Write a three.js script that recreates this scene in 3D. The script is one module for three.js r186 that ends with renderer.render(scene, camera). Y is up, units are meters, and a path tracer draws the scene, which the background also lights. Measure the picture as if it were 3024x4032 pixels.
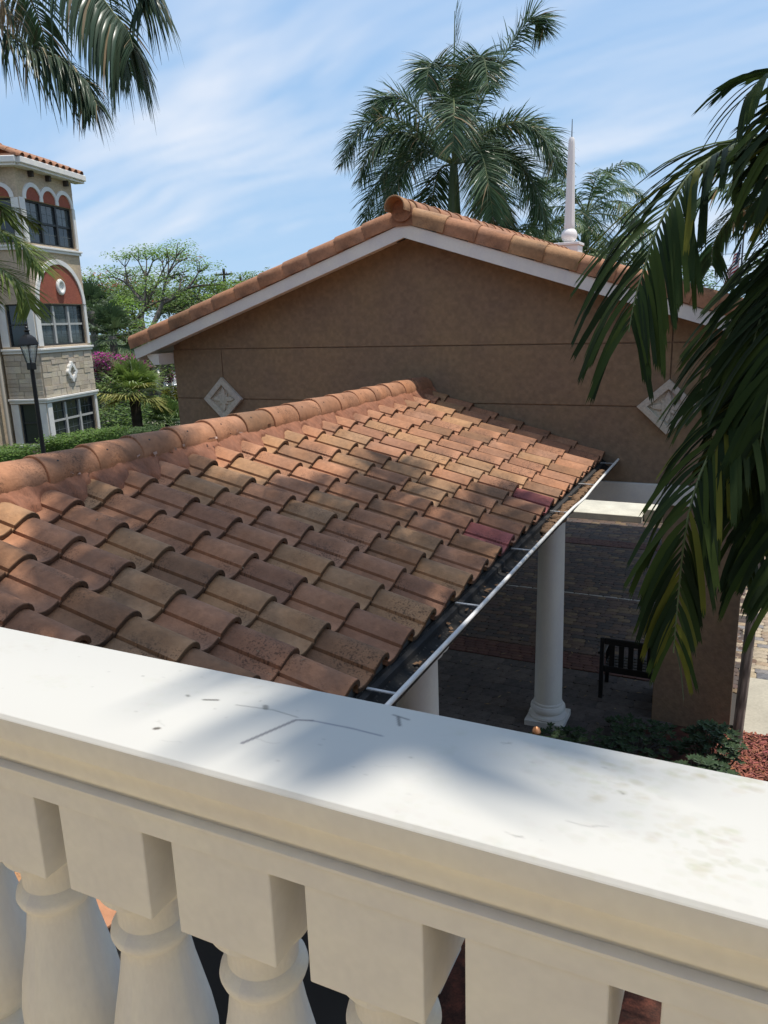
import * as THREE from 'three';
import { mergeGeometries, mergeVertices, toCreasedNormals } from 'three/addons/utils/BufferGeometryUtils.js';
import { RoundedBoxGeometry } from 'three/addons/geometries/RoundedBoxGeometry.js';

// ---------- camera, sky, sun, exposure ----------
const rad = (d) => d * Math.PI / 180;
const V = (x, y, z) => new THREE.Vector3(x, y, z);
const scene = new THREE.Scene();
const camera = new THREE.PerspectiveCamera(67.08, 768 / 1024, 0.05, 900);
{
  const yaw = rad(25.715), pitch = rad(14.047), roll = 0.0311;
  const f = V(-Math.sin(yaw) * Math.cos(pitch), -Math.sin(pitch), -Math.cos(yaw) * Math.cos(pitch));
  const r0 = V(Math.cos(yaw), 0, -Math.sin(yaw)), u0 = new THREE.Vector3().crossVectors(r0, f);
  const c = Math.cos(roll), s = Math.sin(roll);
  const R = r0.clone().multiplyScalar(c).addScaledVector(u0, -s), U = r0.clone().multiplyScalar(s).addScaledVector(u0, c);
  camera.quaternion.setFromRotationMatrix(new THREE.Matrix4().makeBasis(R, U, f.clone().negate()));
  camera.position.set(0, 5, 0);
}
scene.add(camera);
const SUN = V(0.26, 1, -0.1).normalize();
const sun = new THREE.DirectionalLight(new THREE.Color().setRGB(1, 0.94, 0.85), 4.5);
sun.position.copy(SUN).multiplyScalar(60).add(V(-4, 0, -8)); sun.target.position.set(-4, 0, -8);
sun.castShadow = true; sun.shadow.radius = 1.3;
Object.assign(sun.shadow.camera, { left: -45, right: 45, top: 45, bottom: -45, near: 1, far: 140 });
sun.shadow.mapSize.set(4096, 4096);
scene.add(sun, sun.target);
const renderer = new THREE.WebGLRenderer({ antialias: true });
renderer.toneMapping = THREE.LinearToneMapping;
renderer.toneMappingExposure = 1.0;
renderer.shadowMap.enabled = true;

// ---------- random numbers and noise ----------
const rngOf = (seed) => () => { seed |= 0; seed = seed + 0x6D2B79F5 | 0; let t = Math.imul(seed ^ seed >>> 15, 1 | seed); t = t + Math.imul(t ^ t >>> 7, 61 | t) ^ t; return ((t ^ t >>> 14) >>> 0) / 4294967296; };
const hash = (x, y, s) => { let h = Math.imul(x, 374761393) ^ Math.imul(y, 668265263) ^ Math.imul(s, 1442695041); h = Math.imul(h ^ h >>> 13, 1274126177); return ((h ^ h >>> 16) >>> 0) / 4294967296; };
const sm = (t) => t * t * (3 - 2 * t), lerp = (a, b, t) => a + (b - a) * t, clamp = (v, a = 0, b = 1) => Math.min(b, Math.max(a, v));
const mod = (a, n) => ((a % n) + n) % n;
function vnoise(x, y, s, per = 0) {
  const xi = Math.floor(x), yi = Math.floor(y), fx = sm(x - xi), fy = sm(y - yi);
  const w = (v) => per ? mod(v, per) : v;
  return lerp(lerp(hash(w(xi), w(yi), s), hash(w(xi + 1), w(yi), s), fx), lerp(hash(w(xi), w(yi + 1), s), hash(w(xi + 1), w(yi + 1), s), fx), fy);
}
function fbm(x, y, s, oct = 5, per = 0) { let a = 0.5, v = 0, n = 0; for (let i = 0; i < oct; i++) { v += a * vnoise(x, y, s + i * 17, per); n += a; x *= 2; y *= 2; per *= 2; a *= 0.5; } return v / n; }

// sky: clear blue with thin streaked cirrus, the same all round
{
  const W = 2048, H = 1024, data = new Float32Array(W * H * 4);
  for (let j = 0; j < H; j++) {
    const el = ((j + 0.5) / H - 0.5) * Math.PI, sy = Math.sin(el), cy = Math.cos(el);
    const e = clamp(el / (Math.PI / 2));
    const k = Math.pow(e, 0.5);
    const base = [lerp(0.50, 0.17, k), lerp(0.73, 0.37, k), lerp(0.95, 0.80, k)];
    for (let i = 0; i < W; i++) {
      const az = ((i + 0.5) / W - 0.5) * 2 * Math.PI;
      let c = 0;
      if (el > 0) {
        const dx = Math.cos(az) * cy, dz = Math.sin(az) * cy, q = 1 / (sy + 0.16);
        const a = 0.25, px = dx * q, pz = dz * q;
        let u = px * Math.cos(a) + pz * Math.sin(a), v = -px * Math.sin(a) + pz * Math.cos(a);
        const w1 = fbm(u * 0.8 + 9, v * 0.8 + 4, 3, 3) - 0.5, w2 = fbm(u * 0.8 + 31, v * 0.8 + 14, 5, 3) - 0.5;
        u += w1 * 0.7; v += w2 * 0.45;
        const veil = fbm(u * 0.9 + 40, v * 1.8 + 40, 11, 5), streak = fbm(u * 1.0 + 20, v * 4.2 + 70, 23, 6), fine = fbm(u * 3.5, v * 14, 37, 4);
        c = 0.07 + clamp((veil - 0.36) * 1.8) * 0.36 + clamp((streak - 0.42) * 2.6) * 0.5 + (fine - 0.5) * 0.55 * clamp((veil - 0.28) * 4);
        c = clamp(c) * clamp(el / 0.06 + 0.2);
      }
      const o = (j * W + i) * 4, t = Math.min(0.8, c * 0.95);
      data[o] = lerp(base[0], 0.86, t); data[o + 1] = lerp(base[1], 0.91, t); data[o + 2] = lerp(base[2], 1.0, t); data[o + 3] = 1;
    }
  }
  const sky = new THREE.DataTexture(data, W, H, THREE.RGBAFormat, THREE.FloatType);
  sky.mapping = THREE.EquirectangularReflectionMapping; sky.magFilter = THREE.LinearFilter; sky.wrapS = THREE.RepeatWrapping; sky.needsUpdate = true;
  scene.background = sky; scene.environment = sky;
}

// ---------- helpers ----------
const taken = new Map();
function numbered(name) { const n = taken.get(name) ?? 0; taken.set(name, n + 1); return n ? name + '_' + String(n).padStart(3, '0') : name; }
function thing(name, label, category, [x, y, z] = [0, 0, 0], group, kind) {
  const o = new THREE.Group(); o.name = numbered(name); o.position.set(x, y, z); o.userData = { label, category };
  if (group) o.userData.group = group; if (kind) o.userData.kind = kind; scene.add(o); return o;
}
function tag(o, label, category, group, kind) { o.userData.label = label; o.userData.category = category; if (group) o.userData.group = group; if (kind) o.userData.kind = kind; return o; }
const origin = (o) => { const p = V(0, 0, 0); while (o && o !== scene) { p.add(o.position); o = o.parent; } return p; };
// a mesh whose geometry is given in world metres, put under parent (parents are only shifted, never turned)
const white1 = (g) => { if (g && !g.attributes.color) g.setAttribute('color', new THREE.BufferAttribute(new Float32Array(g.attributes.position.count * 3).fill(1), 3)); return g; };
function part(name, geo, mat, parent, top) {
  const g = Array.isArray(geo) ? (geo.length > 1 ? mergeGeometries(geo.map((q) => q.index ? q.toNonIndexed() : q)) : geo[0]) : geo;
  if (mat.vertexColors) white1(g);
  const m = new THREE.Mesh(g, mat); m.name = parent ? name : numbered(name); m.castShadow = m.receiveShadow = true;
  if (parent) { m.position.copy(origin(parent)).negate(); parent.add(m); } else scene.add(m);
  return m;
}
function put(name, geo, mat, parent, x, y, z) { if (mat.vertexColors) white1(geo); const m = new THREE.Mesh(geo, mat); m.name = name; m.castShadow = m.receiveShadow = true; const o = origin(parent); m.position.set(x - o.x, y - o.y, z - o.z); parent.add(m); return m; }
function struct(name, geo, mat, label) { const m = part(name, geo, mat); m.userData.kind = 'structure'; if (label) m.userData.label = label; return m; }
function uvBox(g) { // uv in metres by the dominant axis
  const n = g.index ? g.toNonIndexed() : g, p = n.attributes.position, a = n.attributes.normal, uv = new Float32Array(p.count * 2);
  for (let i = 0; i < p.count; i++) {
    const x = Math.abs(a.getX(i)), y = Math.abs(a.getY(i)), z = Math.abs(a.getZ(i));
    if (y >= x && y >= z) { uv[2 * i] = p.getX(i); uv[2 * i + 1] = p.getZ(i); } else if (x >= z) { uv[2 * i] = p.getZ(i); uv[2 * i + 1] = p.getY(i); } else { uv[2 * i] = p.getX(i); uv[2 * i + 1] = p.getY(i); }
  }
  n.setAttribute('uv', new THREE.BufferAttribute(uv, 2)); return n;
}
const box = (x0, x1, y0, y1, z0, z1) => { const g = new THREE.BoxGeometry(Math.abs(x1 - x0), Math.abs(y1 - y0), Math.abs(z1 - z0)); g.translate((x0 + x1) / 2, (y0 + y1) / 2, (z0 + z1) / 2); return uvBox(g); };
const rbox = (x0, x1, y0, y1, z0, z1, r = 0.01, seg = 2) => { const g = new RoundedBoxGeometry(Math.abs(x1 - x0), Math.abs(y1 - y0), Math.abs(z1 - z0), seg, r); g.translate((x0 + x1) / 2, (y0 + y1) / 2, (z0 + z1) / 2); return uvBox(g); };
const lathe = (pts, seg = 32) => new THREE.LatheGeometry(pts.map(([r, y]) => new THREE.Vector2(r, y)), seg);
function tube(pts, r, seg = 24, rs = 6) { return new THREE.TubeGeometry(new THREE.CatmullRomCurve3(pts.map((p) => p.isVector3 ? p : V(...p))), seg, r, rs); }
function taperTube(pts, r0, r1, seg = 12, rs = 7) {
  const g = new THREE.TubeGeometry(new THREE.CatmullRomCurve3(pts), seg, 1, rs), c = new THREE.CatmullRomCurve3(pts), p = g.attributes.position;
  for (let i = 0; i <= seg; i++) { const o = c.getPointAt(i / seg), r = lerp(r0, r1, i / seg); for (let j = 0; j <= rs; j++) { const k = i * (rs + 1) + j, v = V(p.getX(k), p.getY(k), p.getZ(k)).sub(o).multiplyScalar(r).add(o); p.setXYZ(k, v.x, v.y, v.z); } }
  return g;
}
// extrude a closed outline given in two world axes along the third
function prism(outline, axis, a, b, bevel = 0) {
  const s = new THREE.Shape(outline.map(([u, v]) => new THREE.Vector2(u, v)));
  const g = new THREE.ExtrudeGeometry(s, { depth: Math.abs(b - a), bevelEnabled: bevel > 0, bevelSize: bevel, bevelThickness: bevel, bevelSegments: 2, bevelOffset: -bevel, curveSegments: 12 });
  if (axis === 'z') g.translate(0, 0, Math.min(a, b));
  else if (axis === 'x') { g.applyMatrix4(new THREE.Matrix4().makeBasis(V(0, 0, 1), V(0, 1, 0), V(-1, 0, 0))); g.translate(Math.max(a, b), 0, 0); } // outline (z, y)
  return uvBox(g);
}
// ---------- materials ----------
function dataTex(size, fn, srgb = true) {
  const d = new Uint8Array(size * size * 4);
  for (let y = 0; y < size; y++) for (let x = 0; x < size; x++) { const c = fn(x / size, y / size), o = (y * size + x) * 4; for (let k = 0; k < 3; k++) d[o + k] = clamp(c[k] ?? c[0]) * 255; d[o + 3] = 255; }
  const t = new THREE.DataTexture(d, size, size); t.wrapS = t.wrapT = THREE.RepeatWrapping; t.magFilter = THREE.LinearFilter; t.minFilter = THREE.LinearMipmapLinearFilter; t.generateMipmaps = true;
  if (srgb) t.colorSpace = THREE.SRGBColorSpace; t.needsUpdate = true; return t;
}
const rep = (t, s) => { const c = t.clone(); c.repeat.set(1 / s, 1 / s); c.needsUpdate = true; return c; };
const lin = (r, g, b) => new THREE.Color().setRGB(r, g, b);
function mat(r, g, b, rough = 0.85, extra = {}) { return new THREE.MeshStandardMaterial({ color: lin(r, g, b), roughness: rough, ...extra }); }
const stuccoBump = dataTex(512, (u, v) => { const n = fbm(u * 48, v * 48, 7, 3, 48) * 0.6 + fbm(u * 12, v * 12, 9, 2, 12) * 0.4; return [n]; }, false);
const stuccoTone = dataTex(512, (u, v) => { const a = fbm(u * 5, v * 5, 41, 5, 5), b = fbm(u * 60, v * 60, 43, 2, 60), s = 0.88 + (a - 0.5) * 0.11 + (b - 0.5) * 0.14; return [s, s * 0.998, s * (0.985 - (a - 0.5) * 0.1)]; });
const stucco = (r, g, b, size = 2.2) => mat(r, g, b, 0.95, { map: rep(stuccoTone, size), bumpMap: rep(stuccoBump, 1.1), bumpScale: 0.006 });
const clayTex = [0, 1, 2].map((k) => dataTex(256, (u, v) => {
  const a = fbm(u * 4, v * 4, 60 + k, 4, 4), b = fbm(u * 24, v * 24, 90 + k, 3, 24), sp = fbm(u * 90, v * 90, 120 + k, 2, 90), blot = fbm(u * 3, v * 3, 150 + k, 3, 3);
  let s = 0.86 + (a - 0.5) * 0.34 + (b - 0.5) * 0.14;
  const black = clamp((sp - 0.55) * 5) * clamp((blot - 0.47) * 4) * 0.34;
  s *= 1 - black; const h = (fbm(u * 3, v * 3, 200 + k, 3, 3) - 0.5) * 0.16;
  return [s * (1 + h * 0.3), s * (1 - h * 0.25), s * (1 - h)];
}));
const clayBump = dataTex(256, (u, v) => [fbm(u * 40, v * 40, 77, 3, 40)], false);
const clay = (r, g, b, k = 0, size = 0.6) => mat(r, g, b, 0.82, { vertexColors: true, map: rep(clayTex[k], size), bumpMap: rep(clayBump, 0.35), bumpScale: 0.0016 });
const CLAY = {
  orange: [0, 1, 2].map((k) => clay(0.50, 0.235, 0.12, k)), pink: [0, 1, 2].map((k) => clay(0.49, 0.235, 0.125, k)), tan: [0, 1, 2].map((k) => clay(0.50, 0.27, 0.13, k)),
  brown: [0, 1, 2].map((k) => clay(0.36, 0.18, 0.088, k)), rose: [0, 1].map((k) => clay(0.42, 0.195, 0.103, k)), red: [0, 1].map((k) => clay(0.45, 0.13, 0.11, k)),
};
const paintTone = dataTex(512, (u, v) => { const a = fbm(u * 6, v * 6, 301, 5, 6), sp = fbm(u * 70, v * 70, 303, 2, 70); const s = 0.97 + (a - 0.5) * 0.10 + (sp - 0.5) * 0.03; return [s, s * 0.995, s * (0.985 - (a - 0.5) * 0.05)]; });
const cream = mat(0.80, 0.775, 0.71, 0.6, { map: rep(paintTone, 0.8) });
const white = mat(0.78, 0.77, 0.74, 0.6, { map: rep(paintTone, 1.1) });
const trimGrey = mat(0.80, 0.775, 0.73, 0.8, { map: rep(paintTone, 1.2) });
const darkMetal = mat(0.012, 0.012, 0.013, 0.45, { metalness: 0.3 });
// ---------- ground and paved court ----------
const noiseGround = dataTex(512, (u, v) => { const a = fbm(u * 7, v * 7, 400, 5, 7), b = fbm(u * 50, v * 50, 405, 3, 50), s = 0.72 + (a - 0.5) * 0.5 + (b - 0.5) * 0.35; return [s * (1 + (a - 0.5) * 0.2), s, s * 0.9]; });
struct('ground', (() => { const g = new THREE.PlaneGeometry(900, 900, 1, 1); g.rotateX(-Math.PI / 2); g.translate(0, -0.06, -100); return uvBox(g); })(), mat(0.10, 0.14, 0.045, 0.95, { map: rep(noiseGround, 3) }), 'mown green lawn around the buildings');
const concreteTex = dataTex(512, (u, v) => { const a = fbm(u * 6, v * 6, 500, 5, 6), b = fbm(u * 90, v * 90, 505, 2, 90), s = 0.9 + (a - 0.5) * 0.16 + (b - 0.5) * 0.1; return [s, s * 0.99, s * 0.96]; });
const concrete = mat(0.52, 0.49, 0.42, 0.9, { map: rep(concreteTex, 2) });
const asphalt = mat(0.075, 0.075, 0.078, 0.95, { map: rep(noiseGround, 1.7) });
const road = new THREE.Group(); road.name = 'road'; road.userData = { kind: 'structure', label: 'grey asphalt car park road behind the trees' }; scene.add(road);
part('road_surface', box(-70, -36, -0.1, -0.02, -62, -48), asphalt, road);
struct('sidewalk', [box(0.13, 4.5, -0.08, 0.0, -11.05, -9.45)], concrete, 'pale concrete walk beside the pillar and red mulch');
struct('raised_walk', [rbox(-8, -2.22, -0.06, 0.16, -23.5, -19.0, 0.02), rbox(-2.19, -0.6, -0.06, 0.30, -21.2, -19.2, 0.02)], mat(0.72, 0.70, 0.62, 0.85, { map: rep(concreteTex, 1.7) }), 'bright concrete kerb and walk beyond the pavers');
struct('garden_path', [box(-34, -24, -0.05, -0.01, -33.4, -31.2)], concrete, 'white concrete path behind the fan palm');
struct('kerb_strip', [box(-60, -30, -0.05, 0.1, -47.6, -46.6)], concrete, 'white kerb strip along the car park');

const court = new THREE.Group(); court.name = 'paved_court'; court.userData = { kind: 'structure', label: 'tumbled brown and charcoal pavers under the gabled roof' }; scene.add(court);
part('joint_sand', [box(-14, -0.95, -0.12, -0.018, -19.66, -9.2), box(-14, -1.98, -0.12, -0.018, -9.2, -0.6), box(-0.95, 0.12, -0.12, -0.018, -19.7, -9.6), box(0.12, 5, -0.12, -0.018, -19.7, -11.06)], mat(0.055, 0.048, 0.042, 0.95), court);
{
  const rng = rngOf(77);
  const paveTex = dataTex(256, (u, v) => { const a = fbm(u * 8, v * 8, 600, 4, 8), b = fbm(u * 50, v * 50, 605, 2, 50), s = 0.84 + (a - 0.5) * 0.3 + (b - 0.5) * 0.25; return [s, s, s]; });
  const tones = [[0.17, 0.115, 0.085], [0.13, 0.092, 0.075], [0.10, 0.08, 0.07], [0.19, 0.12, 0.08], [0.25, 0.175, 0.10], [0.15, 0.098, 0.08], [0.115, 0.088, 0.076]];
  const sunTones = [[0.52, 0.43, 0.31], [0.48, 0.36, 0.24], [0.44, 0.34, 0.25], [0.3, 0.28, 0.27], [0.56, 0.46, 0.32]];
  const redTones = [[0.165, 0.07, 0.052], [0.135, 0.058, 0.045], [0.18, 0.08, 0.055]];
  const greyTones = [[0.145, 0.122, 0.11], [0.125, 0.105, 0.095], [0.16, 0.132, 0.115], [0.11, 0.095, 0.09]];
  const mats = new Map();
  const matOf = (t) => { const k = t.join(); if (!mats.has(k)) mats.set(k, mat(...t, 0.85, { map: rep(paveTex, 0.5) })); return mats.get(k); };
  const geoCache = new Map();
  const paver = (w, d, b) => { const k = w.toFixed(3) + d.toFixed(3); if (!geoCache.has(k)) {
    const s = new THREE.Shape(), x = w / 2 - b, y = d / 2 - b, c = Math.min(0.022, d * 0.2);
    s.moveTo(-x + c, -y); s.lineTo(x - c, -y); s.lineTo(x, -y + c); s.lineTo(x, y - c); s.lineTo(x - c, y); s.lineTo(-x + c, y); s.lineTo(-x, y - c); s.lineTo(-x, -y + c); s.closePath();
    const g = new THREE.ExtrudeGeometry(s, { depth: 0.022, bevelEnabled: true, bevelSize: b, bevelThickness: b, bevelSegments: 1, curveSegments: 1 }); g.rotateX(-Math.PI / 2); g.translate(0, -0.03, 0); geoCache.set(k, uvBox(g)); } return geoCache.get(k); };
  const list = [];
  const rows = (x0, x1, z0, z1, depth, widths, tonesA) => { for (let z = z1; z > z0 + depth * 0.6; z -= depth) { let x = x0 - rng() * 0.2; while (x < x1) { const w = widths[Math.floor(rng() * widths.length)], t = tonesA[Math.floor(Math.pow(rng(), 1.1) * tonesA.length)]; if (x + w > x0) list.push([x + w / 2, z - depth / 2, w, depth, t]); x += w; } } };
  rows(-6.2, -0.95, -10.42, -6.1, 0.205, [0.31, 0.41, 0.205], greyTones);
  rows(-6.2, -0.95, -10.98, -10.44, 0.09, [0.18], redTones);
  rows(-6.2, -0.95, -13.55, -11.0, 0.135, [0.135, 0.2, 0.2, 0.26], tones);
  rows(-6.2, -0.95, -16.8, -13.63, 0.135, [0.135, 0.2, 0.2, 0.26], tones);
  rows(-6.2, -0.95, -17.25, -16.8, 0.09, [0.18], redTones);
  rows(-6.2, -0.95, -19.6, -17.25, 0.135, [0.135, 0.2, 0.2, 0.26], tones);
  rows(-0.95, 0.1, -19.6, -10.5, 0.135, [0.135, 0.2, 0.26], tones);
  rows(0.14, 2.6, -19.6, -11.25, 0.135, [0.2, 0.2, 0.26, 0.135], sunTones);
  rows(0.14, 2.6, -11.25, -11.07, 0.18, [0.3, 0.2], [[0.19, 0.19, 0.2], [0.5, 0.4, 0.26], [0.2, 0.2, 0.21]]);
  list.push(...Array.from({ length: 14 }, (_, i) => [-4.4 + i * 0.26, -13.59, 0.25, 0.06, [0.55, 0.53, 0.48]]));
  // those in plain view between gutter and pillar, nearest first, are single pavers; the rest lie as one
  const seen = list.map((p, i) => ({ p, i, v: ((p[0] > -4.6 && p[0] < -0.9 && p[0] > -2.0 + (p[1] + 8.6) * 0.30 - 1.9 && p[1] < -9.0) || (p[0] > 0.3 && p[0] < 0.9 && p[1] > -14)) ? -p[1] : 99 })).sort((a, b) => a.v - b.v);
  const single = new Set(seen.slice(0, 296).map((s) => s.i)), rest = [], col = [];
  list.forEach(([x, z, w, d, t], i) => {
    const g = paver(w, d, 0.004), y = (rng() - 0.5) * 0.005;
    if (single.has(i)) { const m = put('paver', g, matOf(t), court, x, y, z); m.rotation.y = (rng() - 0.5) * 0.02; } else {
      const q = g.clone(); q.translate(x, y, z); const c = new Float32Array(q.attributes.position.count * 3); for (let k = 0; k < c.length; k += 3) { c[k] = t[0]; c[k + 1] = t[1]; c[k + 2] = t[2]; }
      q.setAttribute('color', new THREE.BufferAttribute(c, 3)); rest.push(q); }
  });
  const m = part('farther_pavers', rest, mat(1, 1, 1, 0.85, { vertexColors: true, map: rep(paveTex, 0.5) }), court); m.userData.kind = 'stuff';
}

// ---------- balcony: terrace floor, wall behind, and the balustrade ----------
const tileTan = mat(0.66, 0.58, 0.46, 0.8, { map: rep(concreteTex, 0.9) });
const beige = stucco(0.62, 0.54, 0.42);
struct('balcony_floor', [box(-4.6, 4.4, 3.2, 3.42, -0.96, 3.4)], tileTan, 'tan terrace floor behind the balustrade');
const home = thing('residence', 'tall beige stucco residence behind the balustrade, around the terrace', 'building', [0, 0, 3.5]);
part('wall', [box(-16, 12, 0, 7.6, 3.4, 3.7), box(-16, -4.6, 0, 7.6, -0.9, 3.4), box(4.4, 12, 0, 7.6, -0.9, 3.4), box(-4.6, 4.4, 0, 3.2, -0.9, -0.6)], beige, home);
part('roof', [box(-16.4, 12.4, 7.6, 7.85, 3.0, 9)], CLAY.orange[0], home);
const RAILX = [-3.4, 2.6];
const balustrade = thing('balustrade', 'cream painted balustrade with turned balusters across the bottom', 'balustrade', [-0.4, 3.42, -0.8]);
{
  // stains and scuffs on the top face, where the photograph has them
  const c = document.createElement('canvas'); c.width = 2048; c.height = 128; const x = c.getContext('2d');
  const px = (wx) => (wx - RAILX[0]) / (RAILX[1] - RAILX[0]) * 2048, py = (wz) => (wz + 0.932) / (0.932 - 0.684) * 128;
  x.fillStyle = '#f4f2ec'; x.fillRect(0, 0, 2048, 128);
  const rng = rngOf(5);
  for (let i = 0; i < 14000; i++) { const wx = lerp(-3.4, 2.6, rng()), wz = lerp(-0.935, -0.68, rng()); const n = fbm(wx * 9 + 50, wz * 14 + 50, 700, 4); const green = clamp((wx + 0.42) * 1.8) * clamp((n - 0.44) * 6); const dirt = clamp((n - 0.55) * 5) * 0.4; const a = Math.max(green * 0.12, dirt * 0.07); if (a < 0.01) continue; x.fillStyle = `rgba(${150 + rng() * 40 | 0},${146 + rng() * 34 | 0},${104 + rng() * 30 | 0},${a})`; const s = 0.6 + rng() * 2.6; x.beginPath(); x.arc(px(wx), py(wz), s, 0, 6.3); x.fill(); }
  for (let i = 0; i < 130; i++) { const wx = lerp(-3.4, 2.6, Math.pow(rng(), 0.8)), wz = lerp(-0.93, -0.685, rng()); x.fillStyle = `rgba(90,86,78,${0.06 + rng() * 0.22})`; x.fillRect(px(wx), py(wz), 0.8 + rng() * 1.6, 0.8 + rng() * 1.4); }
  x.lineCap = 'round'; x.lineJoin = 'round';
  const stroke = (pts, w, s) => { x.strokeStyle = s; x.lineWidth = w; x.beginPath(); pts.forEach(([a, b], i) => i ? x.lineTo(px(a), py(b)) : x.moveTo(px(a), py(b))); x.stroke(); };
  stroke([[-0.588, -0.757], [-0.553, -0.839], [-0.53, -0.846]], 1.7, 'rgba(96,94,100,0.6)');
  stroke([[-0.53, -0.846], [-0.47, -0.848], [-0.421, -0.846]], 1.5, 'rgba(104,106,126,0.5)');
  stroke([[-0.66, -0.843], [-0.6, -0.851], [-0.555, -0.846]], 1.0, 'rgba(110,106,100,0.5)');
  stroke([[-0.715, -0.838], [-0.695, -0.845]], 2, 'rgba(70,66,60,0.6)'); stroke([[-0.748, -0.84], [-0.745, -0.838]], 2.2, 'rgba(100,96,86,0.5)');
  stroke([[-0.725, -0.742], [-0.722, -0.745]], 2.6, 'rgba(80,72,62,0.75)'); stroke([[-0.422, -0.902], [-0.41, -0.88]], 1.6, 'rgba(80,78,80,0.55)'); stroke([[-0.43, -0.904], [-0.405, -0.9]], 1.8, 'rgba(105,102,102,0.5)');
  for (let i = 0; i < 12; i++) { let a = lerp(-1.2, 0.2, rng()), b = lerp(-0.92, -0.69, rng()); const pts = [[a, b]]; for (let k = 0; k < 5; k++) { a += (rng() - 0.35) * 0.02; b += (rng() - 0.5) * 0.008; pts.push([a, b]); } stroke(pts, 0.5 + rng() * 0.4, `rgba(120,116,108,${0.12 + rng() * 0.25})`); }
  stroke([[-0.617, -0.857], [-0.612, -0.85]], 3, 'rgba(100,96,88,0.5)');
  const t = new THREE.CanvasTexture(c); t.colorSpace = THREE.SRGBColorSpace;
  const z0 = -0.684, z1 = -0.932;
  const key = [[-0.684, 4.4442], [-0.684, 4.4115], [-0.6855, 4.4085], [-0.692, 4.4045], [-0.699, 4.399], [-0.7045, 4.391], [-0.7075, 4.381], [-0.7085, 4.371], [-0.7095, 4.362], [-0.713, 4.354], [-0.719, 4.3485], [-0.7205, 4.3445], [-0.7205, 4.342], [-0.7115, 4.3405], [-0.7085, 4.338], [-0.7085, 4.3335], [-0.711, 4.331], [-0.7125, 4.3295], [-0.7125, 4.2965]];
  const all = [...key, ...key.slice().reverse().map(([z, y]) => [z0 + z1 - z, y])];
  let g = prism(all, 'x', RAILX[0], RAILX[1]); g = toCreasedNormals(g, rad(42));
  const rail = part('top_rail', g, cream, balustrade);
  const nose = [[-0.684, 4.4443], [-0.6845, 4.4465], [-0.6862, 4.4485], [-0.6885, 4.4497], [-0.691, 4.45]], cap = toCreasedNormals(prism([...nose, ...nose.slice().reverse().map(([z, y]) => [z0 + z1 - z, y])], 'x', RAILX[0], RAILX[1]), rad(50));
  { const q = cap.attributes.position, uv = cap.attributes.uv; for (let i = 0; i < q.count; i++) uv.setXY(i, (q.getX(i) - RAILX[0]) / (RAILX[1] - RAILX[0]), 1 - (q.getZ(i) + 0.932) / 0.248); }
  part('top_face', cap, new THREE.MeshStandardMaterial({ color: lin(0.62, 0.61, 0.58), map: t, roughness: 0.6 }), rail).userData.label = 'flat top of the rail with scuffs and green stains';
  part('bottom_rail', [rbox(RAILX[0], RAILX[1], 3.42, 3.62, -0.92, -0.69, 0.012)], cream, balustrade);
  const cz = -0.798;
  const blockG = uvBox(new RoundedBoxGeometry(0.1655, 0.155, 0.1655, 2, 0.003));
  const bodyG = toCreasedNormals(lathe([[0.0, 0], [0.062, 0], [0.079, 0.0], [0.079, 0.012], [0.060, 0.022], [0.0555, 0.034], [0.0545, 0.06], [0.0545, 0.076], [0.060, 0.082], [0.066, 0.089], [0.068, 0.098], [0.065, 0.107], [0.058, 0.114], [0.0545, 0.121], [0.056, 0.14], [0.062, 0.18], [0.071, 0.225], [0.081, 0.275], [0.088, 0.325], [0.088, 0.365], [0.080, 0.40], [0.066, 0.425], [0.058, 0.435], [0.064, 0.445], [0.074, 0.455], [0.078, 0.47], [0.0, 0.47]].map(([r, y]) => [r, -y]).reverse(), 56), rad(35));
  const baseG = uvBox(new RoundedBoxGeometry(0.1655, 0.055, 0.1655, 2, 0.003));
  for (let k = -7; k < 13; k++) {
    const x = 0.0445 - k * 0.2189; const b = put('baluster', bodyG, cream, balustrade, x, 4.142, cz);
    put('square_block', blockG, cream, b, x, 4.2195, cz); put('foot_block', baseG, cream, b, x, 3.6475, cz);
  }
}
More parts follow.
